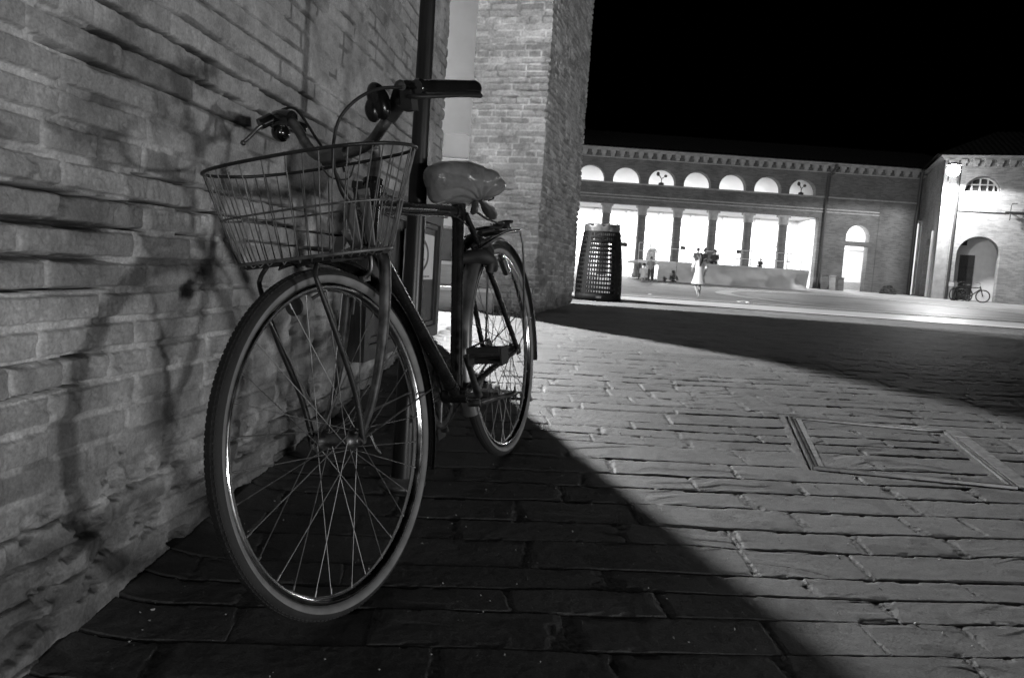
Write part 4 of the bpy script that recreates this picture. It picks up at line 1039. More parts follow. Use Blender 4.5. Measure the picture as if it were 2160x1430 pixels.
for xc in cols_:
    b = MB(); b.lathe([(cw * 1.25, zf), (cw * 1.25, zf + .18), (cw * 1.05, zf + .28), (cw, zf + .4), (cw * .90, z_lint - .75), (cw * .90, z_lint - .62)], (xc, .30, 0), 20); c_ = b.build('column', M['facade'], A.o)
    b = MB(); b.lathe([(cw * 1.0, z_lint - .62), (cw * 1.12, z_lint - .58), (cw * 1.0, z_lint - .52), (cw * 1.02, z_lint - .30), (cw * 1.12, z_lint - .14)], (xc, .30, 0), 20); b.box((xc, .30, z_lint - .075), (cw * 2.5, .56, .13)); b.build('capital', M['cornice'], c_)
# string courses, corbel table, roof
b = MB()
for zc, h_, pr_ in ((z_sill - .10, .10, .05), (z_sill - .85, .07, .03), (z_lint + .35, .06, .03)):
    b.bb((xl, -pr_, zc), (xr - .01, .002, zc + h_))
b.build('string_course', M['cornice'], A.o)
b = MB(); b.bb((xr - 2.6, -.045, .1), (xr - .02, .004, z_sill - .12)); b.build('corner_pilaster', M['facade'], A.o)
b = MB(); b.bb((xl, -.30, z_eave - .08), (xr, .05, z_eave + .04)); b.bb((xl, -.12, z_eave - .16), (xr, .05, z_eave - .08))
bs = .60; nb = int((xr - xl) / bs)
for i in range(nb):
    x = xl + (i + .5) * bs; b.bb((x - .16, -.26, z_eave - .36), (x + .16, .03, z_eave - .16)); b.bb((x - .11, -.20, z_eave - .52), (x + .11, .03, z_eave - .36))
b.bb((xl, -.07, z_eave - .60), (xr, .03, z_eave - .54)); b.build('cornice', M['cornice'], A.o)
def roof(b, x0, x1, y0, y1, z0, z1, pitch=.30, end_slope=0):
    n = int((x1 - x0) / pitch); vs = []
    for i in range(n * 4 + 1):
        x = x0 + (x1 - x0) * i / (n * 4); dz = .05 * abs(math.sin(math.pi * i / 4))
        vs += [(x, y0, z0 + dz), (x + end_slope, y1, z1 + dz)]
    b.add(vs, [(i * 2, i * 2 + 2, i * 2 + 3, i * 2 + 1) for i in range(n * 4)])
b = MB(); roof(b, xl, xr + 3.5, -.55, 6.5, z_eave + .06, z_ridge + .55); b.bb((xl, -.45, z_eave + .005), (xr, .5, z_eave + .06)); b.build('roof', M['roof'], A.o)
# inside: white rendered gallery and upper room
DEP = 5.0
b = MB(); b.bb((xl, DEP, -.3), (xr + 1.0, DEP + .2, z_eave - .1)); iw = b.build('inner_wall', M['white'], A.o)
for q_ in (z_lint + .1, z_eave - .3): b = MB(); b.bb((xl, .56, q_), (xr + 1.0, DEP - .01, q_ + .2)); b.build('ceiling', M['white'], A.o)
b = MB(); b.bb((xl, -.6, -.6), (xr - .05, DEP - .005, zf - .01)); b.build('floor_slab', M['band'], A.o)
for q_ in (xend + .55, xr + .4): b = MB(); b.bb((q_, .56, -.2), (q_ + .2, DEP - .01, z_lint + .09)); b.build('cross_wall', M['white'], A.o)
for (px, zt_, w_, m_n) in ((1378, 2.25, .95, 'glass'), (1300, 2.3, .7, 'facade'), (1560, 2.4, .55, 'cornice'), (1520, 2.6, .5, 'cornice')):
    x = A.sz(px, 530, DEP)[0]; b = MB(); pr = arch(x, w_, zf, zt_ - w_ / 2)
    nP = len(pr); b.add([(p[0], DEP - .01, p[1]) for p in pr] + [(p[0], DEP - .06, p[1]) for p in pr], [tuple(range(nP)), tuple(range(2 * nP - 1, nP - 1, -1))] + [(i, (i + 1) % nP, (i + 1) % nP + nP, i + nP) for i in range(nP)])
    b.build('inner_door', M['darkcloth'] if m_n == 'glass' else M[m_n], A.o)
b = MB()
b.bb((xl, DEP - .06, z_lint * .62), (xr + .9, DEP - .003, z_lint * .62 + .12)); b.bb((xl, DEP - .05, .1), (xr + .9, DEP - .002, .75)); b.build('inner_string_course', M['step'], A.o)
for i in range(-1, 7):
    xc = lun[0] + (i + .5) * sp_; b = MB(); b.bb((xc - .16, DEP - .22, .05), (xc + .16, DEP - .065, z_lint + .08)); b.bb((xc - .22, DEP - .26, z_lint * .62 - .1), (xc + .22, DEP - .061, z_lint * .62 + .2)); b.build('pilaster', M['plaster'], A.o)
# lit rooms: the ceiling lamps of the gallery
def inlamp(x, y, z, e, s=.25):
    o = lamp('gallery_light', 'POINT', (0, 0, 0), e, s); o.parent = A.o; o.location = (x, y, z)
def inpanel(name, x0_, x1_, y, z, w_, e):
    o = lamp(name, 'AREA', (0, 0, 0), e); o.data.shape = 'RECTANGLE'; o.data.size = x1_ - x0_; o.data.size_y = w_
    o.parent = A.o; o.location = ((x0_ + x1_) / 2, y, z)
inpanel('gallery_light', cols_[0] - sp_ * .4, xend + .2, 2.9, z_lint + .05, .5, 4200)
inpanel('upper_room_light', cols_[0] - sp_ * .4, xend + .2, 2.6, z_eave - .4, .5, 620)
inlamp(dcx, 2.6, dtop + .2, 800)
for i, sc in ((2, 1.0), (6, .8)):
    x = lun[0] + i * sp_; b = MB(); b.tube([(x, .3, z_sill), (x, .3, z_sill + .45)], .03, 6); b.ball((x, .3, z_sill + .10), .16, (1.2, .7, .7), 6)
    b.tube([(x - .25 * sc, .3, z_sill + .75), (x, .3, z_sill + .42), (x + .28 * sc, .3, z_sill + .66)], .035, 6); b.ball((x - .25 * sc, .28, z_sill + .72), .11, (1, .6, 1.3), 6); b.ball((x + .25 * sc, .28, z_sill + .62), .09, (1.2, .6, 1), 6)
    b.build('lunette_bracket', M['pipe'], A.o)
b = MB()
for s_, k in ((1724, 0), (1926, 1)):
    xp = A.sz(s_, 500)[0] + (.30 if k == 0 else -.10)
    b.tube([(xp + .35, -.34, z_eave - .05), (xp + .33, -.34, z_eave - .30), (xp + .02, -.12, z_eave - .85), (xp, -.12, z_sill - .3), (xp, -.12, zf)], .075, 10); break
b.build('downpipe', M['pipe'], A.o)
b = MB(); xp = xr - .22
b.tube([(xp + .08, -.30, z_eave - .05), (xp + .08, -.14, z_eave - .5), (xp + .06, -.14, z_sill - .4), (xp, -.14, z_sill - .9), (xp, -.14, zf)], .10, 10); b.build('downpipe', M['pipe'], A.o)
# panels standing at the foot of the wall beside the doorway
for px, w_, h_, mm in ((1727, .42, 1.0, 'facade'), (1744, .40, .95, 'cornice'), (1762, .38, .85, 'facade')):
    x = A.sz(px, 600)[0]; pe = A.p + A.e * x - A.n * .78
    o = MB(); o.box((0, 0, h_ / 2), (w_, .05, h_), Matrix.Rotation(R(-6), 3, 'X')); o.box((0, -.03, h_ - .05), (w_ + .04, .03, .06))
    oo = o.build('leaning_board', M[mm]); oo.location = (pe.x, pe.y, float(g(pe.y)) + .0); oo.rotation_euler = (0, 0, A.a)
    tag(oo, {1727: 'dark board leaning on the far wall next to the stage', 1744: 'paler board in the middle of three leaning on the far wall', 1762: 'shorter dark board leaning on the far wall nearest the lit doorway'}[px], 'board', 'boards leaning on the far wall')
# direction signs on the columns
for px, py, w_, h_, lb in ((1316, 516, .42, .26, 'small dark hanging sign just right of the litter bin'), (1440, 523, .32, .20, 'small dark hanging sign left of the seated pair'), (1558, 531, .30, .24, 'small dark hanging sign near the right end of the stage')):
    x, z = A.sz(px, py, -.1); b = MB(); b.box((0, 0, 0), (w_, .05, h_)); b.tube([(0, 0, h_ / 2), (0, 0, h_ / 2 + .05), (0, .35, h_ / 2 + .05)], .015, 6)
    o = b.build('hanging_sign', M['blackmatt']); o.location = A.p + A.e * x - A.n * .12 + Vector((0, 0, z)); o.rotation_euler = (0, 0, A.a)
    tag(o, lb, 'sign', 'signs hung between the columns')

# ------------------------------------------------------------------ CORNER building on the right
PC = at(1966, 600, 45.5); PC.z = float(g(45.5)) - .1
B = Face('corner_building', 'bright brick corner building with round window and arched doorway under the lamp', 'building', PC, R(-20))
bz_e = zavg(B, [(1990, 331), (2100, 332)]); bz_s = zavg(B, [(2040, 402), (2105, 408)]); bz_t = B.sz(2073, 372)[1]
bx0, bx1 = B.sz(2034, 400)[0], B.sz(2112, 405)[0]; blr = (bx1 - bx0) / 2; bxc = (bx0 + bx1) / 2
ax0, ax1 = B.sz(2010, 600)[0], B.sz(2101, 610)[0]; azt = B.sz(2070, 499)[1]; axc = (ax0 + ax1) / 2; M['porch'] = mat('porch_plaster', .50, .9, 0, .08, 3, 0); aw = ax1 - ax0
holes = [arch(bxc, blr * 2, bz_s, bz_t - blr * .95, rise=blr * .95), arch(axc, aw, .1, azt - aw / 2)]
XR = 16.0
cdt_wall('facade', [(0, -.5), (XR, -.5), (XR, bz_e), (0, bz_e)], holes, .7, M['facade2'], B.o)
# side wall back to the arcade, seen edge on, with a tall arched opening
def side_wall():
    L = 9.0
    zt0 = B.sz(1930, 521, 3.0)[1]
    ox = 3.3
    sw = cdt_wall('side_wall', [(0, -.5), (L, -.5), (L, bz_e), (0, bz_e)], [arch(ox, 2.3, .1, 2.6)], .5, M['facade2'], B.o)
    sw.rotation_euler = (0, 0, R(90)); sw.location = (.5, .01, 0); return sw
side_wall()
b = MB(); b.bb((.6, .75, bz_e - .2), (XR, 8, bz_e - .1)); b.build('ceiling', M['white'], B.o)
b = MB(); b.bb((.6, 5.2, 0), (XR, 5.4, bz_e - .25)); b.build('inner_wall', M['white'], B.o)
b = MB(); b.bb((.001, -.08, -.3), (.62, .0, bz_e - .6)); b.build('quoin', M['cornice'], B.o)
b = MB(); b.tube([(.75, -.10, bz_e - .2), (.75, -.10, bz_s + .1), (.78, -.10, bz_s - .5), (.75, -.10, .0)], .07, 10); b.build('downpipe', M['pipe'], B.o)
b = MB(); b.bb((-.25, -.30, bz_e - .08), (XR, .1, bz_e + .05)); b.bb((-.1, -.12, bz_e - .18), (XR, .1, bz_e - .08))
for i in range(int(XR / .6)): x = .3 + i * .6; b.bb((x - .16, -.26, bz_e - .38), (x + .16, .02, bz_e - .18)); b.bb((x - .11, -.2, bz_e - .55), (x + .11, .02, bz_e - .38))
b.bb((-.27, -.06, bz_e - .08), (.02, 9, bz_e + .05)); b.build('cornice', M['cornice'], B.o)
b = MB(); n = 220; vs = []
for i in range(n + 1):
    x = -.5 + (XR + .5) * i / n; dz = .05 * abs(math.sin(math.pi * i / 4)); k_ = min(1, (x + .5) / 4.0)
    vs += [(x, -.55, bz_e + .06 + dz), (x, -.55 + 6.5 * k_, bz_e + .06 + 2.4 * k_ + dz)]
b.add(vs, [(i * 2, i * 2 + 2, i * 2 + 3, i * 2 + 1) for i in range(n)])
n = 130; vs = []
for i in range(n + 1):
    y = -.55 + 9.6 * i / n; dz = .05 * abs(math.sin(math.pi * i / 4)); k_ = min(1, (y + .55) / 6.5)
    vs += [(-.5, y, bz_e + .06 + dz), (-.5 + 4.0 * k_, y, bz_e + .06 + 2.4 * k_ + dz)]
b.add(vs, [(i * 2, i * 2 + 2, i * 2 + 3, i * 2 + 1) for i in range(n)]); b.bb((-.4, -.45, bz_e + .052), (XR, .6, bz_e + .058)); b.build('roof', M['roof'], B.o)
# round window with glazing bars
wn = MB(); pr = arch(bxc, blr * 2 - .02, bz_s + .01, bz_t - blr * .95, rise=blr * .95 - .01)
wn.add([(p[0], .45, p[1]) for p in pr], [tuple(range(len(pr)))]); wn_ = wn.build('window', M['glass'], B.o)
b = MB()
for f_ in (-.55, -.1, .32, .66):
    x = bxc + f_ * blr; zt_ = bz_t - blr * .95 + blr * .95 * math.sqrt(max(0, 1 - f_ * f_)); b.bb((x - .035, .36, bz_s), (x + .035, .43, zt_))
zm = (bz_s + bz_t) / 2; hw_ = blr * .96; b.bb((bxc - hw_, .355, zm - .035), (bxc + hw_, .42, zm + .03)); b.bb((bxc - blr, .35, bz_s - .0), (bxc + blr, .44, bz_s + .07))
arc_ = [(bxc + (blr - .05) * math.cos(t), .40, bz_t - blr * .95 + (blr * .95 - .05) * math.sin(t)) for t in np.linspace(0, math.pi, 24)]; b.tube(arc_, .05, 6); b.build('window_frame', M['rail'], wn_)
# recessed porch wall with door and dark fan
rec = 1.3
cdt_wall('porch_wall', [(ax0 - 1.2, -.2), (ax1 + 1.0, -.2), (ax1 + 1.0, azt + .3), (ax0 - 1.2, azt + .3)], [[(B.sz(2018, 600, rec)[0], .08), (B.sz(2051, 600, rec)[0], .08), (B.sz(2051, 600, rec)[0], B.sz(2040, 538, rec)[1]), (B.sz(2018, 600, rec)[0], B.sz(2040, 538, rec)[1])]], .15, M['plaster'], B.o).location = (0, rec, 0)
b = MB(); b.bb((B.sz(2018, 600, rec)[0] - .05, rec + .16, .0), (B.sz(2051, 600, rec)[0] + .05, rec + .22, B.sz(2040, 538, rec)[1] + .05)); dr = b.build('door', M['wood'], B.o)
for z_ in (.5, 1.3, 2.0): b = MB(); b.bb((B.sz(2018, 600, rec)[0] + .06, rec + .13, z_), (B.sz(2051, 600, rec)[0] - .06, rec + .16, z_ + .05)); b.build('door_panel', M['darkcloth'], dr)
fx0, fz_ = B.sz(2015, 517, rec - .03); fx1 = B.sz(2040, 517, rec - .03)[0]; fzt = B.sz(2040, 500, rec - .03)[1]
b = MB(); b.add([(fx0, rec - .03, fz_), (fx1, rec - .03, fz_), (fx1, rec - .03, fzt + .12), (fx0 + (fx1 - fx0) * .5, rec - .03, fz_ + (fzt - fz_) * .75)], [(0, 1, 2, 3)]); b.add([(fx0, rec - .005, fz_), (fx1, rec - .005, fz_), (fx1, rec - .005, fzt + .12), (fx0 + (fx1 - fx0) * .5, rec - .005, fz_ + (fzt - fz_) * .75)], [(3, 2, 1, 0)])
b.build('fanlight', M['glass'], B.o)
b = MB(); zc_ = B.sz(2050, 447)[1]; b.tube([(.9, -.03, zc_ + .02), (3, -.04, zc_ - .02), (6, -.04, zc_ - .03), (9, -.04, zc_), (XR, -.03, zc_)], .025, 6, 4); b.build('wall_cable', M['blackmatt'], B.o)
b = MB(); bxx, bzz = B.sz(2125, 448, -.3); b.tube([(bxx - .1, -.3, bzz), (bxx + 3.5, -.3, bzz)], .05, 6)
for k in range(4):
    x = bxx + .15 + k * .72; b.tube([(x + .3, -.3, bzz + .5), (x + .05, -.3, bzz + .48), (x, -.3, bzz + .35), (x, -.3, bzz - .45)], .03, 6); b.tube([(x, -.3, bzz), (x, 0, bzz)], .025, 6)
b.build('banner_bracket', M['blackmatt'], B.o)
# the strong street lamp on the corner
LB = B.sz(2011, 360, -1.6)
lmp = empty('street_lamp', 'blazing wall lamp on a bracket at the corner of the bright building', 'lamp')
def BW(x, y, z): return B.p + B.e * x + B.n * y + Vector((0, 0, z))
m_ = MB(); m_.tube([BW(LB[0], .0, LB[1] - .5), BW(LB[0], -.35, LB[1] + .15), BW(LB[0], -1.5, LB[1] + .42), BW(LB[0], -1.6, LB[1] + .26)], .035, 8, 4); m_.build('bracket', M['pipe'], lmp)
m_ = MB(); m_.ball(BW(LB[0], -1.6, LB[1]), .34, (1, 1, 1), 14); m_.build('lamp_globe', M['lamp'], lmp)
m_ = MB(); cpt = BW(LB[0], -1.6, LB[1]); m_.lathe([(.05, .44), (.30, .38), (.40, .28)], tuple(cpt), 16); m_.build('hood', M['pipe'], lmp)
plm = BW(LB[0], -1.6, LB[1] - .42); lamp('street_lamp_light', 'SPOT', tuple(plm), 4500, .2, tuple(plm - Vector((0, 0, 5))), 172, .12)

# ------------------------------------------------------------------ STAGE in front of the arcade
SY = 45.0
sA, sB = at(1345, 560, SY), at(1704, 580, SY); s0 = Vector((sA.x, SY, 0)); gz = float(g(SY))
stg = empty('stage', 'low open air stage with pale rails and draped tarpaulin front', 'stage', (0, 0, 0))
zt = at(1500, 558, SY).z
sx1 = at(1387, 570, SY).x
m_ = MB(); m_.bb((sA.x, SY + .03, zt - .14), (sB.x, SY + 4.2, zt)); m_.build('deck', M['rail'], stg)
m_ = MB(); m_.bb((sA.x, SY, zt - .16), (sx1 + 1.0, SY + .03, zt + .02)); m_.build('deck_edge', M['white'], stg)
for x in (sA.x + .1, sA.x + .9): m_ = MB(); m_.bb((x, SY + .1, gz - .1), (x + .08, SY + .18, zt - .14)); m_.build('support', M['pipe'], stg)
for x in np.linspace(sx1 + .3, sB.x - .1, 6): m_ = MB(); m_.bb((x, SY + .3, gz - .1), (x + .08, SY + .38, zt - .14)); m_.build('support', M['pipe'], stg)
def drape(name, x0, x1, z0, z1, y, m, seed, amp):
    nx, nz = 90, 22; X, Z = np.meshgrid(np.linspace(x0, x1, nx), np.linspace(0, 1, nz))
    sag = amp * (fbm(X * .9, Z * 1.6, seed, 4) - .5) + amp * .5 * np.sin(X * 3.1 + Z * 2) * (1 - Z) + amp * .9 * np.sin(X * .9 - Z * 3.4) * Z * (1 - Z) * 2
    Pz = z0 + (z1 - z0) * Z; P = np.stack([X, y - .12 + sag, Pz], -1)
    P2 = np.concatenate([P, P[::-1] + np.array([0, .015, 0])], 0); return grid_mesh(name, P2, m, stg)
drape('tarpaulin', sx1 + 1.05, sB.x, gz - .02, zt + .02, SY, M['cloth'], 3, .22)
drape('pale_curtain', sx1, sx1 + 1.02, gz - .02, zt - .05, SY - .02, M['clothlight'], 8, .25)
def rail(xa, xb, hs, y, posts):
    m_ = MB()
    for h in hs: m_.tube([(xa, y, zt + h), (xb, y, zt + h)], .028, 6)
    for x in posts: m_.tube([(x, y, zt - .1), (x, y, zt + max(hs))], .028, 6)
    m_.build('railing', M['rail'], stg)
rail(sA.x + .05, at(1412, 520, SY).x, (.55, 1.0), SY + .3, (sA.x + .05, sA.x + .7, at(1373, 520, SY).x, at(1412, 520, SY).x))
rail(at(1412, 520, SY).x, at(1540, 520, SY).x, (.9,), SY + 3.9, (at(1412, 520, SY).x,))
rail(at(1535, 520, SY).x, sB.x - .3, (.45, .92), SY + .35, (at(1535, 520, SY).x, at(1590, 520, SY).x, at(1645, 520, SY).x, at(1668, 520, SY).x, sB.x - .3))

# ------------------------------------------------------------------ PEOPLE
def figure(label, pose, cloth, loc, rz, scale=1.0, hair='short', dress=None, group=None, skirt=True):
    """pose: dict of joint positions in metres for a 1.7 m body, x right, y forward, z up"""
    root = empty('person', label, 'person', tuple(loc), rz, group)
    J = pose; order = []; E = []
    chain = [('pelvis', 'waist'), ('waist', 'chest'), ('chest', 'neck'), ('neck', 'head0'), ('head0', 'head1'), ('head1', 'head2')]
    for s in 'LR':
        chain += [('chest', 'sh' + s), ('sh' + s, 'el' + s), ('el' + s, 'wr' + s), ('wr' + s, 'ha' + s), ('ha' + s, 'fi' + s), ('ha' + s, 'th' + s), ('pelvis', 'hip' + s), ('hip' + s, 'kn' + s), ('kn' + s, 'an' + s), ('an' + s, 'to' + s)]
    rad = dict(pelvis=.115, waist=.10, chest=.125, neck=.05, head0=.062, head1=.088, head2=.07, sh=.052, el=.038, wr=.027, ha=.032, fi=.016, th=.012, hip=.088, kn=.055, an=.036, to=.034)
    idx = {}; vs = []
    for a, b_ in chain:
        for q in (a, b_):
            if q not in idx: idx[q] = len(vs); vs.append(Vector(J[q]) * scale)
        E.append((idx[a], idx[b_]))
    me = bpy.data.meshes.new('body'); me.from_pydata(vs, E, []); o = bpy.data.objects.new('body', me); COL.objects.link(o); me.materials.append(M['skin'])
    md = o.modifiers.new('skin', 'SKIN'); md.use_smooth_shade = True
    sk = me.skin_vertices[0].data
    for q, i in idx.items():
        r_ = rad.get(q, rad.get(q[:-1], .04)) * scale; sk[i].radius = (r_ * (1.15 if q in ('chest', 'pelvis', 'waist') else 1), r_ * (.8 if q in ('chest', 'waist') else 1)); sk[i].use_root = (q == 'pelvis')
    ss_ = o.modifiers.new('sub', 'SUBSURF'); ss_.levels = 1; ss_.render_levels = 1
    o.parent = root
    def seg(b, a, c, ra, rc, n=12, m1=None):
        pts = [Vector(J[a]) * scale, Vector(J[c]) * scale] if m1 is None else [Vector(J[a]) * scale, Vector(J[m1]) * scale, Vector(J[c]) * scale]
        b.tube(pts, [ra * scale, rc * scale] if m1 is None else [ra * scale, (ra + rc) / 2 * scale, rc * scale], n, 4)
    def torso(b, z_lo, rlo, rhi=.17):
        c0 = Vector(J['neck']) * scale; cch = Vector(J['chest']) * scale; cp = Vector(J['pelvis']) * scale; lowc = cp + Vector((0, 0, z_lo * scale))
        secs = [(c0 + Vector((0, 0, -.02)) * scale, .06, .06), (cch + Vector((0, 0, .07)) * scale, rhi + .01, .10), (cch, rhi, .125), (Vector(J['waist']) * scale, rhi * .86, .115), (cp, rhi * .98, .13), (lowc, rlo, rlo * .82)]
        n = 20; vv = []
        for i, (c, a_, b2) in enumerate(secs):
            for k in range(n):
                t = 2 * math.pi * k / n; w_ = 1 + (.05 * math.sin(6 * t) if i >= 4 else 0); vv.append(c + Vector((a_ * scale * w_ * math.cos(t), b2 * scale * w_ * math.sin(t), 0)))
        b.add(vv, [(i * n + k, i * n + (k + 1) % n, (i + 1) * n + (k + 1) % n, (i + 1) * n + k) for i in range(len(secs) - 1) for k in range(n)], True)
    if dress:
        b = MB(); torso(b, dress[1], dress[2]); 
        for s in 'LR': seg(b, 'sh' + s, 'el' + s, .075, .062)
        b.build('dress', M[dress[0]], root)
    else:
        b = MB(); torso(b, -.06, .165)
        for s in 'LR': seg(b, 'sh' + s, 'el' + s, .07, .055)
        b.build('shirt', M[cloth[0]], root)
        b = MB()
        for s in 'LR': seg(b, 'hip' + s, 'an' + s, .098, .055, 12, 'kn' + s)
        b.build('trousers', M[cloth[1]], root)
    h = Vector(J['head1']) * scale; b = MB(); b.ball(h + Vector((0, -.012, .03)) * scale, .098 * scale, (.92, 1.02, 1.02), 10)
    if hair == 'long': b.tube([h + Vector((0, -.075, .03)) * scale, h + Vector((.01, -.12, -.10)) * scale, h + Vector((-.01, -.13, -.27)) * scale, h + Vector((-.03, -.12, -.40)) * scale], [.085 * scale, .08 * scale, .055 * scale, .015 * scale], 10, 4)
    b.build('hair', M['hair'], root)
    b = MB()
    for sx in (-1, 1): b.ball(h + Vector((sx * .032, .082, .0)) * scale, .012 * scale, n=6); b.ball(h + Vector((sx * .090, 0, -.01)) * scale, .022 * scale, (.4, 1, 1.3), 6)
    b.ball(h + Vector((0, .098, -.025)) * scale, .016 * scale, (.8, 1, 1.4), 6); b.ball(h + Vector((0, .086, -.062)) * scale, .02 * scale, (1.3, .5, .35), 6); b.build('face', M['skin'], root)
    return root
def base_pose():
    P = dict(pelvis=(0, 0, .93), waist=(0, 0, 1.08), chest=(0, 0, 1.30), neck=(0, -.01, 1.44), head0=(0, 0, 1.50), head1=(0, .01, 1.58), head2=(0, .01, 1.66))
    for s, q in (('L', -1), ('R', 1)):
        P.update({'sh' + s: (q * .17, 0, 1.38), 'el' + s: (q * .22, -.03, 1.12), 'wr' + s: (q * .23, .06, .90), 'ha' + s: (q * .23, .08, .83), 'fi' + s: (q * .225, .10, .74), 'th' + s: (q * .20, .12, .80), 'hip' + s: (q * .09, 0, .88), 'kn' + s: (q * .10, .02, .48), 'an' + s: (q * .10, -.01, .08), 'to' + s: (q * .11, .14, .03)})
    return P
# woman in a white dress walking away, one heel lifted
P_ = base_pose(); P_.update(knL=(-.08, .12, .50), anL=(-.07, -.16, .24), toL=(-.07, -.20, .13), knR=(.07, .0, .49), anR=(.07, .0, .08), toR=(.08, .12, .03), elL=(-.24, .06, 1.14), wrL=(-.20, .20, 1.0), haL=(-.19, .24, .98), fiL=(-.17, .30, .97), thL=(-.16, .25, 1.0), elR=(.25, -.05, 1.13), wrR=(.24, .06, .93), haR=(.24, .09, .87), fiR=(.23, .12, .80), thR=(.21, .13, .85))
wp = gp(1470, 629)
figure('barefoot woman in a loose white dress with long dark hair walking away', P_, None, (wp.x, wp.y, wp.z), R(6), 1.50 / 1.7, 'long', ('dress', -.40, .27))
# boy in a grey shirt standing by the stage
P_ = base_pose(); P_.update(elL=(-.26, -.02, 1.16), wrL=(-.16, .1, 1.04), haL=(-.13, .12, 1.02), fiL=(-.10, .15, 1.0), thL=(-.11, .10, 1.05), elR=(.26, -.02, 1.16), wrR=(.16, .1, 1.04), haR=(.13, .12, 1.02), fiR=(.10, .15, 1.0), thR=(.11, .10, 1.05))
kp = at(1371, 589, 42.0); kz = float(g(42.0)); ksc = (at(1371, 541, 42).z - kz) / 1.7
figure('boy in a grey shirt and dark trousers standing at the left end of the stage', P_, ('midcloth', 'darkcloth'), (kp.x, 42.0, kz), R(170), ksc)
def sit_pose():
    P = base_pose(); dz = -.43
    for k in ('pelvis', 'waist', 'chest', 'neck', 'head0', 'head1', 'head2'): x, y, z = P[k]; P[k] = (x, y, z + dz)
    for s, q in (('L', -1), ('R', 1)):
        P.update({'sh' + s: (q * .17, 0, .95), 'el' + s: (q * .22, .05, .70), 'wr' + s: (q * .16, .25, .60), 'ha' + s: (q * .14, .31, .59), 'fi' + s: (q * .13, .38, .58), 'th' + s: (q * .11, .32, .61), 'hip' + s: (q * .09, .02, .48), 'kn' + s: (q * .12, .42, .50), 'an' + s: (q * .12, .44, .08), 'to' + s: (q * .13, .58, .04)})
    return P
kp = at(1357, 586, 42.3); kz = float(g(42.3))
figure('person in a pale top crouching beside the boy at the left end of the stage', {k: (v[0], v[1], max(.03, v[2] - (.22 if k[:2] not in ('an', 'to') else 0))) for k, v in sit_pose().items()}, ('clothlight', 'rail'), (kp.x, 42.3, kz), R(-20), .95)
for px, lb, cl in ((1472, 'left one of the dark clothed pair sitting on the stage behind the woman', ('midcloth', 'darkcloth')), (1487, 'right one of the dark clothed pair sitting on the stage behind the woman', ('darkcloth', 'darkcloth'))):
    q = at(px, 540, SY + 1.0); sc = 1.0
    figure(lb, {k: (v[0], v[1], v[2] - .40 if k[:2] in ('pe', 'wa', 'ch', 'ne', 'he', 'sh', 'el', 'wr', 'ha', 'fi', 'th', 'hi') else (.12 if k[:2] == 'kn' else .05)) for k, v in sit_pose().items()}, cl, (q.x, SY + 1.0, zt + .03), R(175 if px == 1472 else 120), 1.05)
for px, lb, s in ((1507, 'bulky dark figure sitting low on the stage left of the middle column', 1.0), (1604, 'small child in dark clothes sitting far right on the stage', .62)):
    q = at(px, 555, SY + .9); figure(lb, {k: (v[0], v[1], v[2] - .40 if k[:2] in ('pe', 'wa', 'ch', 'ne', 'he', 'sh', 'el', 'wr', 'ha', 'fi', 'th', 'hi') else (.14 if k[:2] == 'kn' else .05)) for k, v in sit_pose().items()}, ('darkcloth', 'darkcloth'), (q.x, SY + .9, zt + .03), R(150), s)

# ------------------------------------------------------------------ two bicycles in the porch, dark shrub, floor litter
def far_bike(label, px, py, Y, rz, basket):
    e = at(px, py, Y); z = float(g(Y)); root = empty('bicycle', label, 'bicycle', (e.x, Y, z), rz, 'bicycles parked in the arched porch')
    for c_ in (-.53, .53):
        b = MB(); b.tube([(c_ + .33 * math.cos(t), 0, .34 + .33 * math.sin(t)) for t in np.linspace(0, 2 * math.pi, 33)[:-1]], .032, 8, closed=True); wl_ = b.build('wheel', M['rubber'], root)
        b = MB()
        for k in range(14): a = 2 * math.pi * k / 14; b.tube([(c_, 0, .34), (c_ + .32 * math.cos(a), 0, .34 + .32 * math.sin(a))], .004, 4)
        b.build('spokes', M['dull'], wl_)
    b = MB()
    for p, q in (((-.15, 0, .80), (-.08, 0, .30)), ((-.15, 0, .78), (.36, 0, .80)), ((.38, 0, .72), (-.08, 0, .30)), ((-.08, 0, .30), (-.53, 0, .34)), ((-.15, 0, .76), (-.53, 0, .34)), ((.36, 0, .88), (.53, 0, .34))): b.tube([p, q], .030, 8)
    b.build('frame', M['blackmatt'], root)
    b = MB(); b.tube([(.35, 0, .88), (.33, 0, 1.02), (.33, .0, 1.02)], .014, 6); b.tube([(.12, -.27, 1.06), (.30, -.24, 1.05), (.36, 0, 1.0), (.30, .24, 1.05), (.12, .27, 1.06)], .014, 6, 4); b.build('handlebar', M['dull'], root)
    b = MB(); b.ball((-.19, 0, .92), .10, (1.4, .8, .35), 8); b.tube([(-.15, 0, .78), (-.17, 0, .90)], .013, 6); b.build('saddle', M['blackmatt'], root)
    if basket: b = MB(); b.bb((.52, -.17, .78), (.80, .17, 1.0)); b.build('basket', M['rail'], root)
    return root
po_ = B.p - B.n * -.35
far_bike('bicycle with pale front box standing left in the arched porch', 2026, 628, 44.2, R(200), True)
far_bike('dark bicycle standing right in the arched porch, turned slightly away', 2049, 629, 43.7, R(-32), False)
sc_ = at(1873, 612, 49.2); sr = random.Random(3)
b = MB()
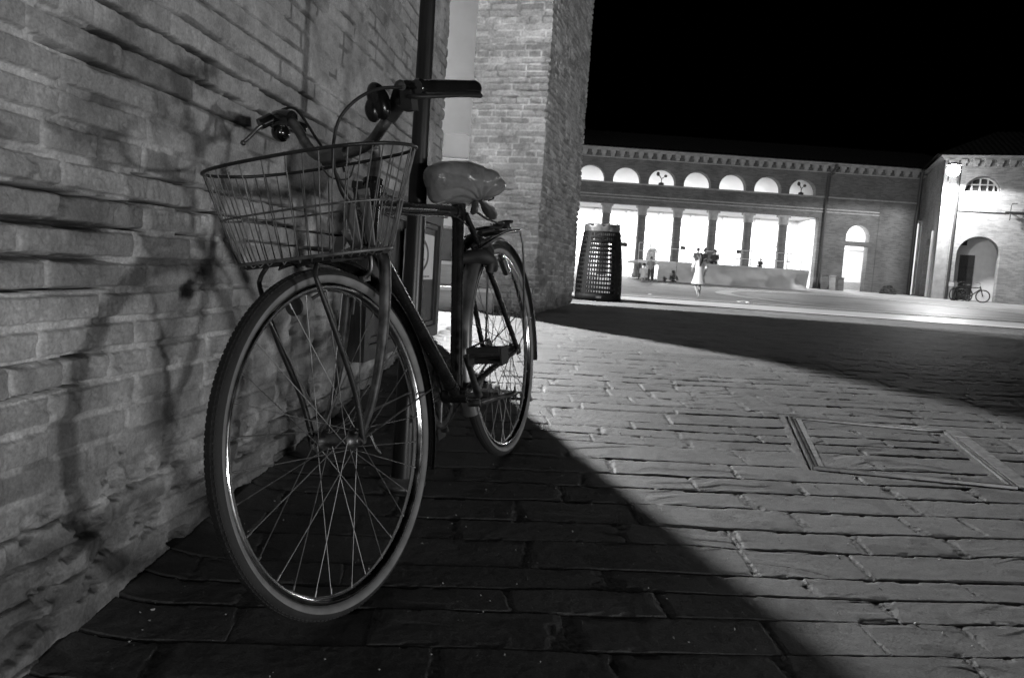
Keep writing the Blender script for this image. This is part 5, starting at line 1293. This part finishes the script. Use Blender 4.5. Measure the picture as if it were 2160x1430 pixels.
for i in range(900):
    v = Vector((sr.gauss(0, 1), sr.gauss(0, 1), sr.gauss(0, 1))).normalized() * (.40 + .08 * sr.random()); v.z = abs(v.z) * 1.15
    n1 = Vector((sr.gauss(0, 1), sr.gauss(0, 1), sr.gauss(0, 1))).normalized() * .06; n2 = v.cross(n1).normalized() * .035 if v.cross(n1).length > 1e-4 else Vector((.03, 0, 0))
    b.add([v - n1, v + n2, v + n1, v - n2], [(0, 1, 2, 3)])
shr = empty('shrub', 'small round dark shrub at the foot of the far wall near the corner', 'shrub', (sc_.x, 49.2, float(g(49.2))))
b.build('foliage', M['leaf'], shr)
b = MB(); b.lathe([(.18, 0), (.24, .3), (.22, .3)], n=14); b.ball((0, 0, .3), .22, (1, 1, .6), 8); b.build('pot', M['pipe'], shr)
for px, py, w_, lb in ((1571, 641, .28, 'white paper scrap on the pale stone band beyond the paving'), (1371, 623, .10, 'tiny white scrap on the square left of the walking woman')):
    q = gp(px, py); b = MB(); vs = [(w_ * .5 * math.cos(t) * (1 + .3 * math.sin(3 * t)), w_ * .35 * math.sin(t), .02 + .035 * math.sin(2 * t) ** 2) for t in np.linspace(0, 2 * math.pi, 13)[:-1]]
    b.add(vs + [(0, 0, .06)], [(i, (i + 1) % 12, 12) for i in range(12)]); o = b.build('paper_scrap', M['litter']); o.location = q; tag(o, lb, 'litter', 'scraps of paper on the square')

# ------------------------------------------------------------------ loose grit and pebbles on the paving and along the foot of the wall
gr = random.Random(21); b = MB()
def pebble(x, y, r_):
    z = float(g(y)) + r_ * .25; rot = Matrix.Rotation(gr.random() * 6.3, 3, Vector((gr.random(), gr.random(), 1)).normalized())
    vs = [rot @ Vector((a_ * r_ * (.7 + .6 * gr.random()), b_ * r_ * (.7 + .6 * gr.random()), c_ * r_ * (.4 + .4 * gr.random()))) + Vector((x, y, z)) for a_, b_, c_ in ((1, 0, 0), (-1, 0, 0), (0, 1, 0), (0, -1, 0), (0, 0, 1), (0, 0, -1))]
    b.add(vs, [(0, 2, 4), (2, 1, 4), (1, 3, 4), (3, 0, 4), (2, 0, 5), (1, 2, 5), (3, 1, 5), (0, 3, 5)])
for i in range(1500):
    y = .9 + 3.6 * gr.random() ** 1.3; pebble(wx(y) + .015 + abs(gr.gauss(0, .035)), y, .0012 + .0045 * gr.random() ** 3)
for i in range(900):
    y = 1.1 + 5 * gr.random() ** 1.5; pebble(wx(y) + .05 + (1.2 * y + .6) * gr.random(), y, .0010 + .0030 * gr.random() ** 3)
tag(b.build('grit', M['step']), 'loose grit and small pebbles scattered on the paving along the wall foot', kind='stuff')
